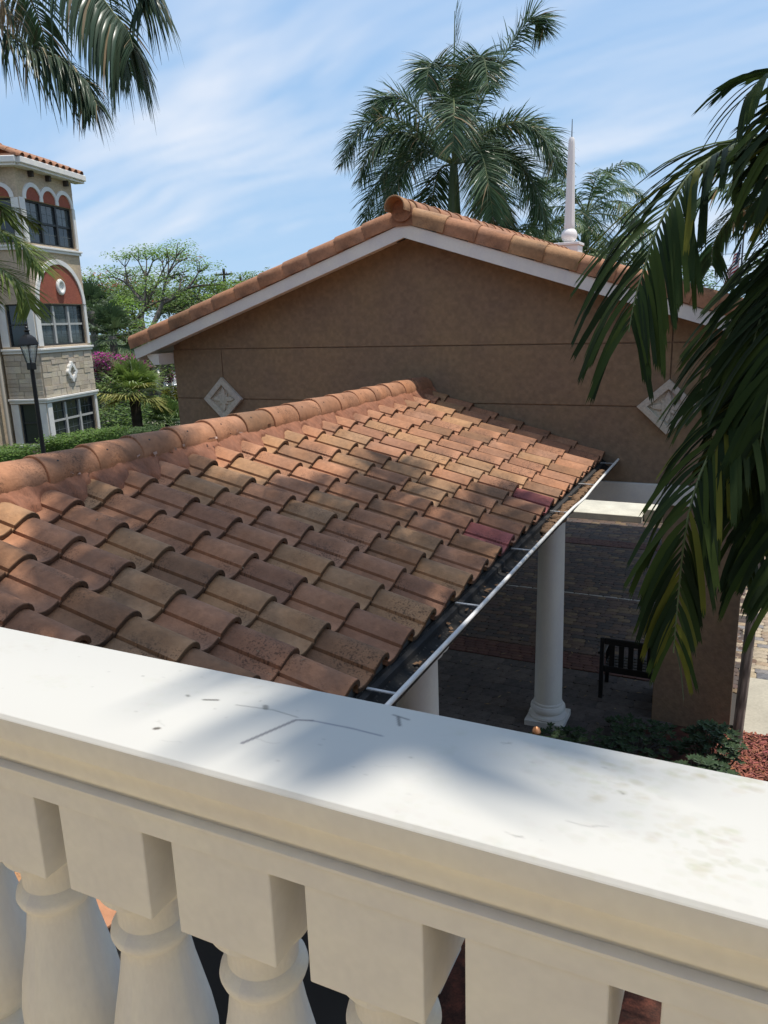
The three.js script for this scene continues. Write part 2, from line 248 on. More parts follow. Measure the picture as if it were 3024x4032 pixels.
// ---------- S-tiles ----------
// one clay S-tile: x runs down the slope (0 to L), z across (0 to w), y up from the roof plane; pan first (far side), then the hump and its lip
function sTile(w, L, hump, th, uoff, seg = 16) {
  const raw = [[0, 0.032], [0.012, 0.048], [0.05, 0.067], [0.11, 0.081], [0.19, 0.088], [0.28, 0.085], [0.37, 0.073], [0.46, 0.056], [0.535, 0.042], [0.541, 0.022], [0.580, 0.016], [0.587, 0.031], [0.66, 0.018], [0.75, 0.007], [0.84, 0.004], [0.93, 0.008], [1.03, 0.018]];
  const prof = raw.filter((_, i) => seg > 10 || ![1, 7, 10].includes(i)).map(([z, y]) => [z * w, y * hump / 0.088]);
  const n = prof.length, P = [], N = prof.map((p, i) => { const a = prof[Math.max(0, i - 1)], b = prof[Math.min(n - 1, i + 1)], dz = b[0] - a[0], dy = b[1] - a[1], l = Math.hypot(dz, dy); return [-dy / l, dz / l]; });
  const pos = [], uv = [], idx = [];
  const ring = (x, inner) => prof.forEach(([z, y], i) => { const k = inner ? th : 0; pos.push(x, y - N[i][1] * k, z - N[i][0] * k); uv.push(x + uoff, z + i * 0.004 + uoff * 0.7); });
  const b = 0.004; // worn front edge
  ring(0, 0); ring(L - b, 0);
  prof.forEach(([z, y], i) => { pos.push(L, y - N[i][1] * b, z - N[i][0] * b); uv.push(L + uoff, z + uoff * 0.7); });
  ring(L, 1); ring(0, 1);
  for (let r = 0; r < 4; r++) for (let i = 0; i < n - 1; i++) { const a = r * n + i, c = a + n; idx.push(a, a + 1, c, a + 1, c + 1, c); }
  for (const i of [0, n - 1]) { const a = i, bq = n + i, c = 3 * n + i, d = 4 * n + i; i ? idx.push(a, d, bq, bq, d, c) : idx.push(a, bq, d, bq, c, d); }
  const g = new THREE.BufferGeometry(); g.setAttribute('position', new THREE.Float32BufferAttribute(pos, 3)); g.setAttribute('uv', new THREE.Float32BufferAttribute(uv, 2)); g.setIndex(idx);
  const q = toCreasedNormals(g, rad(38)), qp = q.attributes.position, col = new Float32Array(qp.count * 3).fill(1); // dark crust on the cut ends
  for (let t = 0; t < qp.count; t += 3) if (Math.min(qp.getX(t), qp.getX(t + 1), qp.getX(t + 2)) > L - b * 1.01) for (let k = t; k < t + 3; k++) { const s = qp.getX(k) > L - b * 0.5 ? 0.2 + 0.16 * hash(Math.round(qp.getZ(k) * 900), Math.round(uoff * 50), 5) : 0.55; col.set([s * 1.05, s, s * 0.9], k * 3); }
  q.setAttribute('color', new THREE.BufferAttribute(col, 3)); return q;
}
// one barrel cover: runs along +x (0 to L), half round, a little wider at the low end
function barrel(L, r0, r1, th, uoff, a0 = -0.12, a1 = Math.PI + 0.12, seg = 18, lift = 0) {
  const pos = [], uv = [], idx = []; const n = seg + 1;
  const ring = (x, r) => { for (let i = 0; i <= seg; i++) { const a = lerp(a0, a1, i / seg); pos.push(x, Math.sin(a) * r + lift * (x / L), Math.cos(a) * r); uv.push(x + uoff, a * r0 + uoff); } };
  ring(0, r0); ring(L - 0.004, r1); ring(L, r1 - 0.004); ring(L, r1 - th); ring(0, r0 - th);
  for (let q = 0; q < 4; q++) for (let i = 0; i < seg; i++) { const a = q * n + i, c = a + n; idx.push(a, c, a + 1, a + 1, c, c + 1); }
  for (const i of [0, seg]) { const a = i, b = n + i, c = 3 * n + i, d = 4 * n + i; i ? idx.push(a, b, d, b, c, d) : idx.push(a, d, b, b, d, c); }
  const g = new THREE.BufferGeometry(); g.setAttribute('position', new THREE.Float32BufferAttribute(pos, 3)); g.setAttribute('uv', new THREE.Float32BufferAttribute(uv, 2)); g.setIndex(idx);
  return toCreasedNormals(g, rad(38));
}
const pick = (rng, weights) => { let t = rng() * weights.reduce((a, [, w]) => a + w, 0); for (const [k, w] of weights) { t -= w; if (t <= 0) return k; } return weights[0][0]; };
const clayPick = (rng, weights) => { const a = CLAY[pick(rng, weights)]; return a[Math.floor(rng() * a.length)]; };

// ---------- covered walkway: the low tiled roof on columns ----------
const WX = -3.86, EX = -1.57, ZN = -0.99, ZF = -9.35, PITCH = Math.atan(0.325), EY = 3.285;
const walk = thing('covered_walkway', 'low clay tiled walkway roof with dirty gutter, carried on round columns', 'walkway', [WX, 0, -5]);
const planeY = (x) => EY + (EX - x) * 0.325;
{
  const rng = rngOf(11), w = (ZN - ZF) / 26, exposure = (EX - WX) / Math.cos(PITCH) / 7;
  const geos = [0, 0.37, 0.81, 1.33].map((u) => sTile(w, exposure + 0.055, 0.088, 0.024, u));
  const weights = [['orange', 3.2], ['pink', 3], ['tan', 3], ['brown', 2], ['rose', 1.6]];
  for (let c = 0; c < 26; c++) for (let r = 0; r < 7; r++) {
    const s = r * exposure - 0.055, x = WX + s * Math.cos(PITCH), y = planeY(x) - 0.011 + (rng() - 0.5) * 0.006;
    let m = clayPick(rng, weights);
    if (r >= 5 && rng() < 0.3) m = clayPick(rng, [['brown', 1], ['rose', 1], ['tan', 0.6]]);
    if (r === 6 && (c === 12 || c === 8)) m = CLAY.red[c % 2];
    const t = put('roof_tile', geos[Math.floor(rng() * 4)], m, walk, x, y, ZF + c * w + (rng() - 0.5) * 0.005);
    t.rotation.z = -PITCH + 0.098 + (rng() - 0.5) * 0.016; t.rotation.y = (rng() - 0.5) * 0.022; t.rotation.x = (rng() - 0.5) * 0.02;
  }
  // hidden rear slope
  const rear = [];
  for (let c = 0; c < 26; c++) for (let r = 0; r < 7; r++) { const q = geos[c % 4].clone(); q.applyMatrix4(new THREE.Matrix4().makeRotationZ(-PITCH + 0.052)); q.rotateY(Math.PI); const x = WX - (r * exposure - 0.055) * Math.cos(PITCH); q.translate(x, planeY(2 * WX - x), ZF + (c + 1) * w); rear.push(q); }
  part('rear_slope_tiles', rear, CLAY.orange[1], walk).userData.kind = 'stuff';
  // ridge covers, near one laid over the next
  const ridgeG = [0, 0.5, 0.9].map((u) => { const g = barrel(0.47, 0.126, 0.137, 0.016, u, -0.25, Math.PI + 0.25, 20, 0.009); g.rotateY(-Math.PI / 2); return g; });
  for (let i = 0, z = ZF + 0.02; z < ZN - 0.42; i++, z += 0.405) { const t = put('ridge_tile', ridgeG[i % 3], i === 0 ? CLAY.rose[0] : clayPick(rng, [['orange', 3], ['pink', 3], ['brown', 0.4]]), walk, WX + (rng() - 0.5) * 0.012, 4.132, z); t.rotation.x = (rng() - 0.5) * 0.012; t.rotation.z = (rng() - 0.5) * 0.05;
    const hole = put('nail_hole', new THREE.CylinderGeometry(0.007, 0.007, 0.004, 8), darkMetal, t, t.position.x + WX + 0.095, 4.132 + 0.101, z + 0.36); hole.rotation.z = -0.75; }
  // ragged mortar bedding between the ridge covers and the top course
  const nz = 420, nx = 9, pos = [], uv = [], idx = [];
  for (let i = 0; i <= nz; i++) { const z = lerp(ZF + 0.01, ZN - 0.03, i / nz), ph = mod((z - ZF) / w, 1), humpy = ph < 0.6 ? Math.sin(Math.pow(ph / 0.6, 0.7) * Math.PI) : 0;
    const reach = 0.125 - humpy * 0.07 + (fbm(z * 5, 3, 21, 3) - 0.5) * 0.09 + (fbm(z * 30, 9, 25, 2) - 0.5) * 0.05;
    for (let j = 0; j <= nx; j++) { const t = j / nx, x = WX + 0.105 + reach * t; const surf = planeY(x) + 0.028 + humpy * 0.062 + 0.02; const top = 4.165; let y = lerp(top, surf, Math.pow(t, 0.75)) + (fbm(z * 22, t * 6, 27, 4) - 0.5) * 0.03 * Math.sin(Math.PI * Math.min(1, t + 0.15)); if (j === nx) y = surf - 0.028;
      pos.push(x, y, z); uv.push(x, z); if (i < nz && j < nx) { const a = i * (nx + 1) + j, b = a + nx + 1; idx.push(a, b, a + 1, a + 1, b, b + 1); } } }
  const mg = new THREE.BufferGeometry(); mg.setAttribute('position', new THREE.Float32BufferAttribute(pos, 3)); mg.setAttribute('uv', new THREE.Float32BufferAttribute(uv, 2)); mg.setIndex(idx); mg.computeVertexNormals();
  const mortar = clay(0.40, 0.165, 0.088, 1, 0.3); mortar.side = THREE.DoubleSide; part('mortar_bed', mg, mortar, walk);
  // flakes of peeled paint along the mortar
  const fl = []; for (let i = 0; i < 22; i++) { const z = lerp(-3.3, -5.6, Math.pow(rng(), 1.4)) , g = new THREE.PlaneGeometry(0.012 + rng() * 0.05, 0.008 + rng() * 0.014, 2, 1); g.rotateX(-1.2 + rng() * 1.2); g.rotateY(rng() * 6); g.translate(WX + 0.125 + rng() * rng() * 0.12, 4.166 - rng() * 0.035, z); fl.push(g); }
  part('paint_flakes', fl, mat(0.42, 0.27, 0.21, 0.8, { side: THREE.DoubleSide }), walk).userData.kind = 'stuff';
  // eave: closure, boards, gutter with brackets
  part('underlay', [prism([[WX, planeY(WX) - 0.004], [EX + 0.03, planeY(EX + 0.03) - 0.006], [EX + 0.03, planeY(EX) - 0.06], [WX, planeY(WX) - 0.05], [2 * WX - EX - 0.03, planeY(EX) - 0.06], [2 * WX - EX - 0.03, planeY(EX + 0.03) - 0.006]], 'z', ZF + 0.004, ZN)], mat(0.035, 0.034, 0.034, 0.9), walk);
  const clos = []; for (let c = 0; c < 26; c++) { const z0 = ZF + c * w, s = [[z0, EY - 0.05]]; for (let k = 0; k <= 12; k++) { const ph = k / 12; s.push([z0 + ph * w, EY + 0.012 + (ph < 0.55 ? Math.sin(Math.pow(ph / 0.55, 0.7) * Math.PI) * 0.060 : 0)]); } s.push([z0 + w, EY - 0.05]); clos.push(prism(s, 'x', EX - 0.03, EX - 0.018)); }
  part('eave_closure', clos, mat(0.085, 0.088, 0.085, 0.8), walk);
  const grime = dataTex(256, (u, v) => { const a = fbm(u * 6, v * 6, 800, 5, 6), b = fbm(u * 40, v * 40, 805, 3, 40); const s = 0.35 + (a - 0.5) * 0.7 + clamp((b - 0.62) * 4) * 0.6; return [s, s * 0.98, s * 0.94]; });
  const dirty = mat(0.11, 0.105, 0.1, 0.8, { map: rep(grime, 0.5) });
  part('fascia_board', [box(EX - 0.075, EX - 0.035, EY - 0.24, EY - 0.052, ZF + 0.004, ZN)], dirty, walk);
  const half = (r, k0, k1) => Array.from({ length: 15 }, (_, i) => { const t = lerp(k0, k1, i / 14); return [-1.482 + r * Math.cos(t), 3.296 - r * Math.sin(t)]; });
  const gutter = part('gutter', [toCreasedNormals(prism([...half(0.092, 0, Math.PI), ...half(0.087, Math.PI, 0)], 'z', ZF + 0.01, ZN), rad(40))], dirty, walk);
  part('gutter_lip', [tube([[-1.392, 3.298, ZF + 0.01], [-1.388, 3.30, -8.6], [-1.384, 3.292, -7.7], [-1.380, 3.286, -7.25], [-1.391, 3.296, -6.8], [-1.394, 3.299, -5.6], [-1.391, 3.296, -4.2], [-1.393, 3.299, -2.6], [-1.392, 3.298, ZN]], 0.013, 60, 8)], white, gutter);
  for (let z = ZF + 0.25; z < ZN; z += 1.22) part('gutter_bracket', [box(EX + 0.01, -1.401, 3.290, 3.296, z, z + 0.018)], mat(0.45, 0.45, 0.44, 0.6), gutter);
  // leaf litter lying in the gutter
  const lit = []; for (let i = 0; i < 900; i++) { const z = rng() < 0.75 ? lerp(-8.6, -6.2, rng()) : lerp(ZF + 0.05, ZN, rng()), s = 0.012 + rng() * 0.03, g = new THREE.PlaneGeometry(s, s * (0.3 + rng() * 0.5)); g.rotateX(-Math.PI / 2 + (rng() - 0.5)); g.rotateY(rng() * 6); const tall = z < -6.2 && z > -8.6 ? 0.08 : 0.015; const lx = lerp(-1.545, -1.412, Math.sqrt(rng())); g.translate(lx, 3.296 - Math.sqrt(0.0065 - (lx + 1.482) ** 2) + 0.006 + rng() * tall * 0.7, z); lit.push(g); }
  for (let i = 0; i < 60; i++) { const z = lerp(-8.7, -6.1, i / 60) + (rng() - 0.5) * 0.03, g = new THREE.IcosahedronGeometry(0.034 + rng() * 0.012, 1); g.scale(0.9 + rng() * 0.4, 0.55 + rng() * 0.5, 1.2); g.translate(-1.452 - rng() * 0.04, 3.247 + (rng() - 0.5) * 0.03, z); lit.push(g.toNonIndexed()); }
  const l = part('leaf_litter', lit, mat(0.27, 0.155, 0.08, 0.95, { side: THREE.DoubleSide, map: rep(clayTex[0], 0.1) }), walk); l.userData.kind = 'stuff';
  part('soffit', [box(2 * WX - EX + 0.08, EX - 0.08, EY - 0.26, EY - 0.24, ZF + 0.01, ZN + 0.005)], mat(0.5, 0.46, 0.38, 0.85), walk);
  part('beam', [box(-2.2, -1.9, EY - 0.52, EY - 0.261, ZF + 0.012, ZN + 0.002)], white, walk); part('beam', [box(2 * WX + 1.9, 2 * WX + 2.2, EY - 0.52, EY - 0.261, ZF + 0.012, ZN + 0.002)], white, walk);
  const shaft = toCreasedNormals(lathe([[0.152, 2.66], [0.156, 2.2], [0.166, 1.0], [0.171, 0.26]], 48), rad(30)), base = toCreasedNormals(lathe([[0.171, 0.28], [0.182, 0.265], [0.182, 0.24], [0.196, 0.235], [0.212, 0.215], [0.217, 0.19], [0.212, 0.165], [0.196, 0.15], [0.19, 0.14], [0.226, 0.12], [0.236, 0.095], [0.226, 0.075], [0.0, 0.07]], 48), rad(30)), cap = toCreasedNormals(lathe([[0.0, 2.767], [0.235, 2.767], [0.235, 2.72], [0.2, 2.70], [0.19, 2.66], [0.165, 2.64]], 48), rad(30));
  for (const [x, z] of [[-2.05, -8.86], [-2.05, -4.72], [2 * WX + 2.05, -8.86], [2 * WX + 2.05, -4.72]]) {
    const c = put('column', shaft, white, walk, x, 0, z); put('base', base, white, c, x, 0, z); put('capital', cap, white, c, x, 0, z); part('plinth', [rbox(x - 0.24, x + 0.24, -0.02, 0.075, z - 0.24, z + 0.24, 0.01)], white, c); }
  part('scrap', [(() => { const g = new THREE.PlaneGeometry(0.045, 0.02, 3, 1); g.rotateX(-1.4); g.translate(-1.8, 3.405, -3.22); return g; })()], mat(0.6, 0.6, 0.58, 0.8, { side: THREE.DoubleSide }), walk);
}

// ---------- gabled pavilion (drive-through roof) ----------
const GX = -3.95, GZ = -9.35, GB = -8.98, GEND = -19.15, SL = 0.324, GHALF = 4.40, BTOP = 6.098; // barge top at the ridge
const gy = (x) => BTOP - Math.abs(x - GX) * SL;
const pav = thing('gabled_pavilion', 'tan stucco gabled pavilion with clay tiled roof and diamond plaques', 'pavilion', [GX, 0, -14]);
{
  const rng = rngOf(31);
  const wallM = stucco(0.315, 0.22, 0.142, 2.6);
  // wall panels with real grooves between them
  const xs = [-7.93, -7.05, -0.865, 0.045], g = 0.008, y0 = 3.03, yA = 3.925, yB = 4.645, zt = GZ, zb = GZ - 0.05;
  const roofAt = (x) => gy(x) - 0.10;
  const panel = (pts) => prism(pts, 'z', zb, zt);
  part('wall_panel', panel([[xs[0], y0], [xs[3], y0], [xs[3], yA - g], [xs[0], yA - g]]), wallM, pav);
  part('wall_panel', panel([[xs[0], yA + g], [xs[1] - g, yA + g], [xs[1] - g, yB - g], [xs[0], Math.min(yB - g, roofAt(xs[0]))]]), wallM, pav);
  part('wall_panel', panel([[xs[1] + g, yA + g], [xs[2] - g, yA + g], [xs[2] - g, yB - g], [xs[1] + g, yB - g]]), wallM, pav);
  part('wall_panel', panel([[xs[2] + g, yA + g], [xs[3], yA + g], [xs[3], Math.min(yB - g, roofAt(xs[3]))], [xs[2] + g, yB - g]]), wallM, pav);
  part('wall_panel', panel([[xs[0] + 0.12, yB + g], [xs[2] - g, yB + g], [xs[2] - g, roofAt(xs[2] - g)], [GX, roofAt(GX)], [-7.8, roofAt(-7.8)]]), wallM, pav);
  part('wall_panel', panel([[xs[2] + g, yB + g], [xs[3] - 0.1, yB + g], [xs[3] - 0.1, roofAt(xs[3] - 0.1)], [xs[2] + g, roofAt(xs[2])]]), wallM, pav);
  part('wall_core', prism([[xs[0] + 0.004, 2.8], [xs[3] - 0.004, 2.8], [xs[3] - 0.004, roofAt(xs[3]) - 0.004], [GX, roofAt(GX) - 0.004], [xs[0] + 0.004, roofAt(xs[0]) - 0.004]], 'z', GZ - 0.32, zb + 0.034), stucco(0.30, 0.2, 0.135), pav);
  part('far_wall', prism([[xs[0], 2.8], [xs[3], 2.8], [xs[3], roofAt(xs[3])], [GX, roofAt(GX)], [xs[0], roofAt(xs[0])]], 'z', -18.7, -18.4), wallM, pav);
  part('side_beam', [box(xs[0], xs[0] + 0.3, 2.8, 4.5, -18.4, GZ - 0.325)], wallM, pav); part('side_beam', [box(xs[3] - 0.3, xs[3], 2.8, 4.5, -18.4, GZ - 0.325)], wallM, pav);
  part('trim_band', [rbox(xs[0] - 0.03, xs[3] + 0.03, 2.785, 3.026, GZ - 0.34, GZ + 0.035, 0.008)], trimGrey, pav);
  part('ceiling', [box(xs[0] + 0.31, xs[3] - 0.31, 3.3, 3.34, -18.39, GZ - 0.33)], mat(0.5, 0.45, 0.36, 0.9), pav);
  for (const [x0, x1] of [[xs[3] - 0.9, xs[3]], [xs[0], xs[0] + 0.9]]) for (const z of [GZ - 0.9, -18.7]) part('pillar', [rbox(x0, x1, -0.05, 2.783, z, z + 0.9, 0.012)], wallM, pav);
  // plaques
  const plaqueM = stucco(0.66, 0.615, 0.54, 1.2);
  for (const [cx, cy] of [[-7.05, 3.925], [-0.87, 3.93]]) {
    const h = 0.33, v = 0.305, dia = (k, dx = 0) => [[cx - h * k + dx, cy], [cx + dx, cy - v * k], [cx + h * k + dx, cy], [cx + dx, cy + v * k]];
    const frame = new THREE.Shape(dia(1).map(([a, b]) => new THREE.Vector2(a, b))); frame.holes.push(new THREE.Path(dia(0.70).map(([a, b]) => new THREE.Vector2(a, b))));
    const fg = new THREE.ExtrudeGeometry(frame, { depth: 0.05, bevelEnabled: true, bevelSize: 0.006, bevelThickness: 0.006, bevelSegments: 2 }); fg.translate(0, 0, GZ + 0.012);
    const pl = part('diamond_plaque', uvBox(fg), plaqueM, pav); part('back_plate', prism(dia(0.98), 'z', GZ + 0.002, GZ + 0.022), plaqueM, pl);
    const petal = (a, len, wd) => { const s = new THREE.Shape(); s.moveTo(0.03, -0.012); s.quadraticCurveTo(len * 0.5, -wd, len, 0); s.quadraticCurveTo(len * 0.5, wd, 0.03, 0.012); s.closePath(); const q = new THREE.ExtrudeGeometry(s, { depth: 0.016, bevelEnabled: true, bevelSize: 0.005, bevelThickness: 0.008, bevelSegments: 2, curveSegments: 8 }); q.rotateZ(a); q.translate(cx, cy, GZ + 0.02); return uvBox(q); };
    for (let k = 0; k < 4; k++) { part('petal', petal(k * Math.PI / 2, k % 2 ? 0.175 : 0.19, 0.052), plaqueM, pl); part('small_petal', petal(k * Math.PI / 2 + Math.PI / 4, 0.105, 0.034), plaqueM, pl); }
    part('boss', [rbox(cx - 0.035, cx + 0.035, cy - 0.035, cy + 0.035, GZ + 0.02, GZ + 0.05, 0.012)], plaqueM, pl);
  }
  // barge boards and soffit
  const barge = (s, z0, z1) => prism(s < 0 ? [[GX, BTOP], [GX - GHALF, gy(GX - GHALF)], [GX - GHALF + 0.02, gy(GX - GHALF) - 0.145], [GX, BTOP - 0.16]] : [[GX, BTOP], [GX, BTOP - 0.16], [GX + GHALF - 0.02, gy(GX + GHALF) - 0.145], [GX + GHALF, gy(GX + GHALF)]], 'z', z0, z1);
  for (const s of [-1, 1]) { part('barge_board', barge(s, GB - 0.045, GB), trimGrey, pav); part('barge_board', barge(s, GEND, GEND + 0.045), trimGrey, pav); }
  const deck = (dz, t) => prism([[GX, BTOP - dz], [GX + GHALF - 0.03, gy(GX + GHALF - 0.03) - dz], [GX + GHALF - 0.03, gy(GX + GHALF - 0.03) - dz - t], [GX, BTOP - dz - t], [GX - GHALF + 0.03, gy(GX + GHALF - 0.03) - dz - t], [GX - GHALF + 0.03, gy(GX + GHALF - 0.03) - dz]], 'z', GEND + 0.047, GB - 0.047);
  part('roof_deck', deck(0.004, 0.075), mat(0.55, 0.53, 0.5, 0.9), pav);
  for (let k = 0; k < 11; k++) { const x = GX - 0.25 - k * 0.37; part('soffit_board', prism([[x, gy(x) - 0.083], [x - 0.36, gy(x - 0.36) - 0.083], [x - 0.36, gy(x - 0.36) - 0.10], [x, gy(x) - 0.10]], 'z', GZ + 0.004, GB - 0.05), trimGrey, pav); }
  part('eave_box', prism([[xs[0] - 0.012, 4.44], [xs[0] - 0.012, 4.60], [GX - GHALF + 0.16, 4.60], [GX - GHALF + 0.3, 4.44]], 'z', GZ - 0.1, GB - 0.05), trimGrey, pav);
  part('eave_fascia', [box(GX - GHALF + 0.002, GX - GHALF + 0.028, gy(GX - GHALF) - 0.17, gy(GX - GHALF) - 0.01, GEND + 0.05, GB - 0.05)], white, pav); part('eave_fascia', [box(GX + GHALF - 0.028, GX + GHALF - 0.002, gy(GX - GHALF) - 0.17, gy(GX - GHALF) - 0.01, GEND + 0.05, GB - 0.05)], white, pav);
  // tiles
  const P = Math.atan(SL), Ls = GHALF / Math.cos(P), nC = 11, ex = (Ls - 0.08) / nC;
  const wts = [['orange', 4], ['pink', 2.4], ['tan', 1.2], ['brown', 0.3]];
  // rake covers: barrel top with a deep outer skirt
  const rakeG = [0, 0.4, 0.8].map((u) => {
    const o = [[0.012, 0], [0.012, 0.105]]; for (let k = 0; k <= 12; k++) { const a = k / 12 * Math.PI * 0.97; o.push([-0.10 + 0.112 * Math.cos(a), 0.105 + 0.095 * Math.sin(a)]); }
    const inn = o.slice().reverse().map(([z, y]) => [z < -0.1 ? z + 0.013 : z - 0.013, y > 0.105 ? y - 0.013 : y]); const s = new THREE.Shape([...o, ...inn].map(([z, y]) => new THREE.Vector2(z, y)));
    const q = new THREE.ExtrudeGeometry(s, { depth: ex + 0.075, bevelEnabled: true, bevelSize: 0.002, bevelThickness: 0.004, bevelSegments: 1 }); q.applyMatrix4(new THREE.Matrix4().makeBasis(V(0, 0, 1), V(0, 1, 0), V(-1, 0, 0))); q.translate(ex + 0.075, 0, 0); q.translate(-0.06, 0, 0);
    { const qp = q.attributes.position; for (let i = 0; i < qp.count; i++) qp.setZ(i, qp.getZ(i) + (qp.getX(i) / ex - 0.5) * 0.014); }
    return toCreasedNormals(uvBox(q), rad(40)); });
  const mir = (q) => { const c = q.clone(), p = c.attributes.position; for (let i = 0; i < p.count; i++) p.setX(i, -p.getX(i)); const n = c.attributes.normal; for (let i = 0; i < n.count; i++) n.setX(i, -n.getX(i)); const a = p.array, b = n.array, u = c.attributes.uv.array; for (let t = 0; t < p.count; t += 3) { for (let k = 0; k < 3; k++) { [a[(t + 1) * 3 + k], a[(t + 2) * 3 + k]] = [a[(t + 2) * 3 + k], a[(t + 1) * 3 + k]]; [b[(t + 1) * 3 + k], b[(t + 2) * 3 + k]] = [b[(t + 2) * 3 + k], b[(t + 1) * 3 + k]]; } for (let k = 0; k < 2; k++) [u[(t + 1) * 2 + k], u[(t + 2) * 2 + k]] = [u[(t + 2) * 2 + k], u[(t + 1) * 2 + k]]; } return c; };
  const rakeL = rakeG.map(mir);
  for (const side of [1, -1]) for (let r = 0; r < nC; r++) {
    const d = 0.10 + r * ex, x = GX + side * d * Math.cos(P), y = gy(x) + 0.006;
    const t = put('rake_tile', (side > 0 ? rakeG : rakeL)[r % 3], clayPick(rng, side > 0 ? [['orange', 3], ['tan', 1.5], ['pink', 2]] : [['pink', 2], ['orange', 3], ['brown', 0.6]]), pav, x, y, GB + 0.012); t.rotation.z = side * (-P + 0.026 + (rng() - 0.5) * 0.006);
  }
  for (const side of [1, -1]) for (let r = 0; r < nC; r++) { const d = 0.10 + r * ex, x = GX + side * d * Math.cos(P); const q = rakeG[r % 3].clone(); q.rotateZ(0); const pz = q.attributes.position; const gq = side > 0 ? q : mir(q); gq.translate(0, 0, 0.10); const t = put('rake_tile', gq, clayPick(rng, wts), pav, x, gy(x) + 0.006, GEND + 0.09); t.rotation.z = side * (-P + 0.038); }
  // ridge
  const rg = [0, 0.5, 0.9].map((u) => { const q = barrel(0.46, 0.118, 0.132, 0.015, u, -0.3, Math.PI + 0.3, 18, 0.01); q.rotateY(-Math.PI / 2); return q; });
  for (let i = 0, z = GEND + 0.02; z < GB - 0.2; i++, z += 0.3975) { const t = put('ridge_tile', rg[i % 3], clayPick(rng, wts), pav, GX + (rng() - 0.5) * 0.008, BTOP + 0.15, z); t.rotation.z = (rng() - 0.5) * 0.04; }
  part('ridge_end_disc', (() => { const q = new THREE.CylinderGeometry(0.135, 0.135, 0.03, 28); q.rotateX(Math.PI / 2); q.translate(GX, BTOP + 0.15, GB + 0.04); return q; })(), CLAY.rose[1], pav);
  part('ridge_mortar', [prism([[GX - 0.13, BTOP - 0.03], [GX + 0.13, BTOP - 0.03], [GX + 0.12, BTOP + 0.15], [GX - 0.12, BTOP + 0.15]], 'z', GEND + 0.03, GB + 0.022)], CLAY.rose[0], pav);
  // field tiles on the slope in view; the hidden slope as one sheet
  const fz0 = GEND + 0.27, fz1 = GB - 0.25, nW = Math.round((fz1 - fz0) / 0.335), w = (fz1 - fz0) / nW, fg = [0, 0.4, 0.9].map((u) => sTile(w, ex + 0.05, 0.088, 0.019, u, 10)), rest = [], rear = [];
  let n = 0;
  for (let r = 0; r < nC; r++) for (let c = 0; c < nW; c++) {
    const x = GX + (r * ex - 0.02) * Math.cos(P), y = gy(x) + 0.072, z = fz0 + c * w;
    if (n++ < 298) { const t = put('roof_tile', fg[(r * 7 + c * 3) % 3], clayPick(rng, wts), pav, x, y, z); t.rotation.z = -P + 0.045; }
    else { const q = fg[c % 3].clone(); q.rotateZ(-P + 0.045); q.translate(x, y, z); rest.push(q); }
    const q = fg[c % 3].clone(); q.rotateZ(-P + 0.045); q.rotateY(Math.PI); q.translate(2 * GX - x, y, z + w); rear.push(q);
  }
  part('lower_slope_tiles', rest, CLAY.orange[1], pav).userData.kind = 'stuff'; part('rear_slope_tiles', rear, CLAY.orange[2], pav).userData.kind = 'stuff';
}
// spire on the ridge
{
  const z = -18.05, y = 6.235; const sp = thing('spire', 'slender white spire with ball base standing on the pavilion ridge', 'spire', [GX, y, z]);
  const m = mat(0.80, 0.745, 0.70, 0.45);
  part('pedestal', [rbox(GX - 0.25, GX + 0.25, y - 0.3, y + 0.2, z - 0.25, z + 0.25, 0.012), rbox(GX - 0.28, GX + 0.28, y + 0.2, y + 0.26, z - 0.28, z + 0.28, 0.012)], m, sp);
  const sh = toCreasedNormals(lathe([[0.0, 2.42], [0.045, 2.41], [0.062, 2.37], [0.068, 2.3], [0.08, 2.0], [0.098, 1.2], [0.113, 0.68], [0.116, 0.58], [0.09, 0.5]].reverse(), 10), rad(20)); sh.translate(GX, y, z); part('shaft', sh, m, sp);
  const ball = new THREE.SphereGeometry(0.175, 28, 18); ball.scale(1, 0.95, 1); ball.translate(GX, y + 0.42, z); part('ball', ball, m, sp);
  const rod = new THREE.CylinderGeometry(0.007, 0.012, 0.36, 8); rod.translate(GX, y + 2.59, z); part('rod', rod, mat(0.06, 0.06, 0.06, 0.5), sp);
}
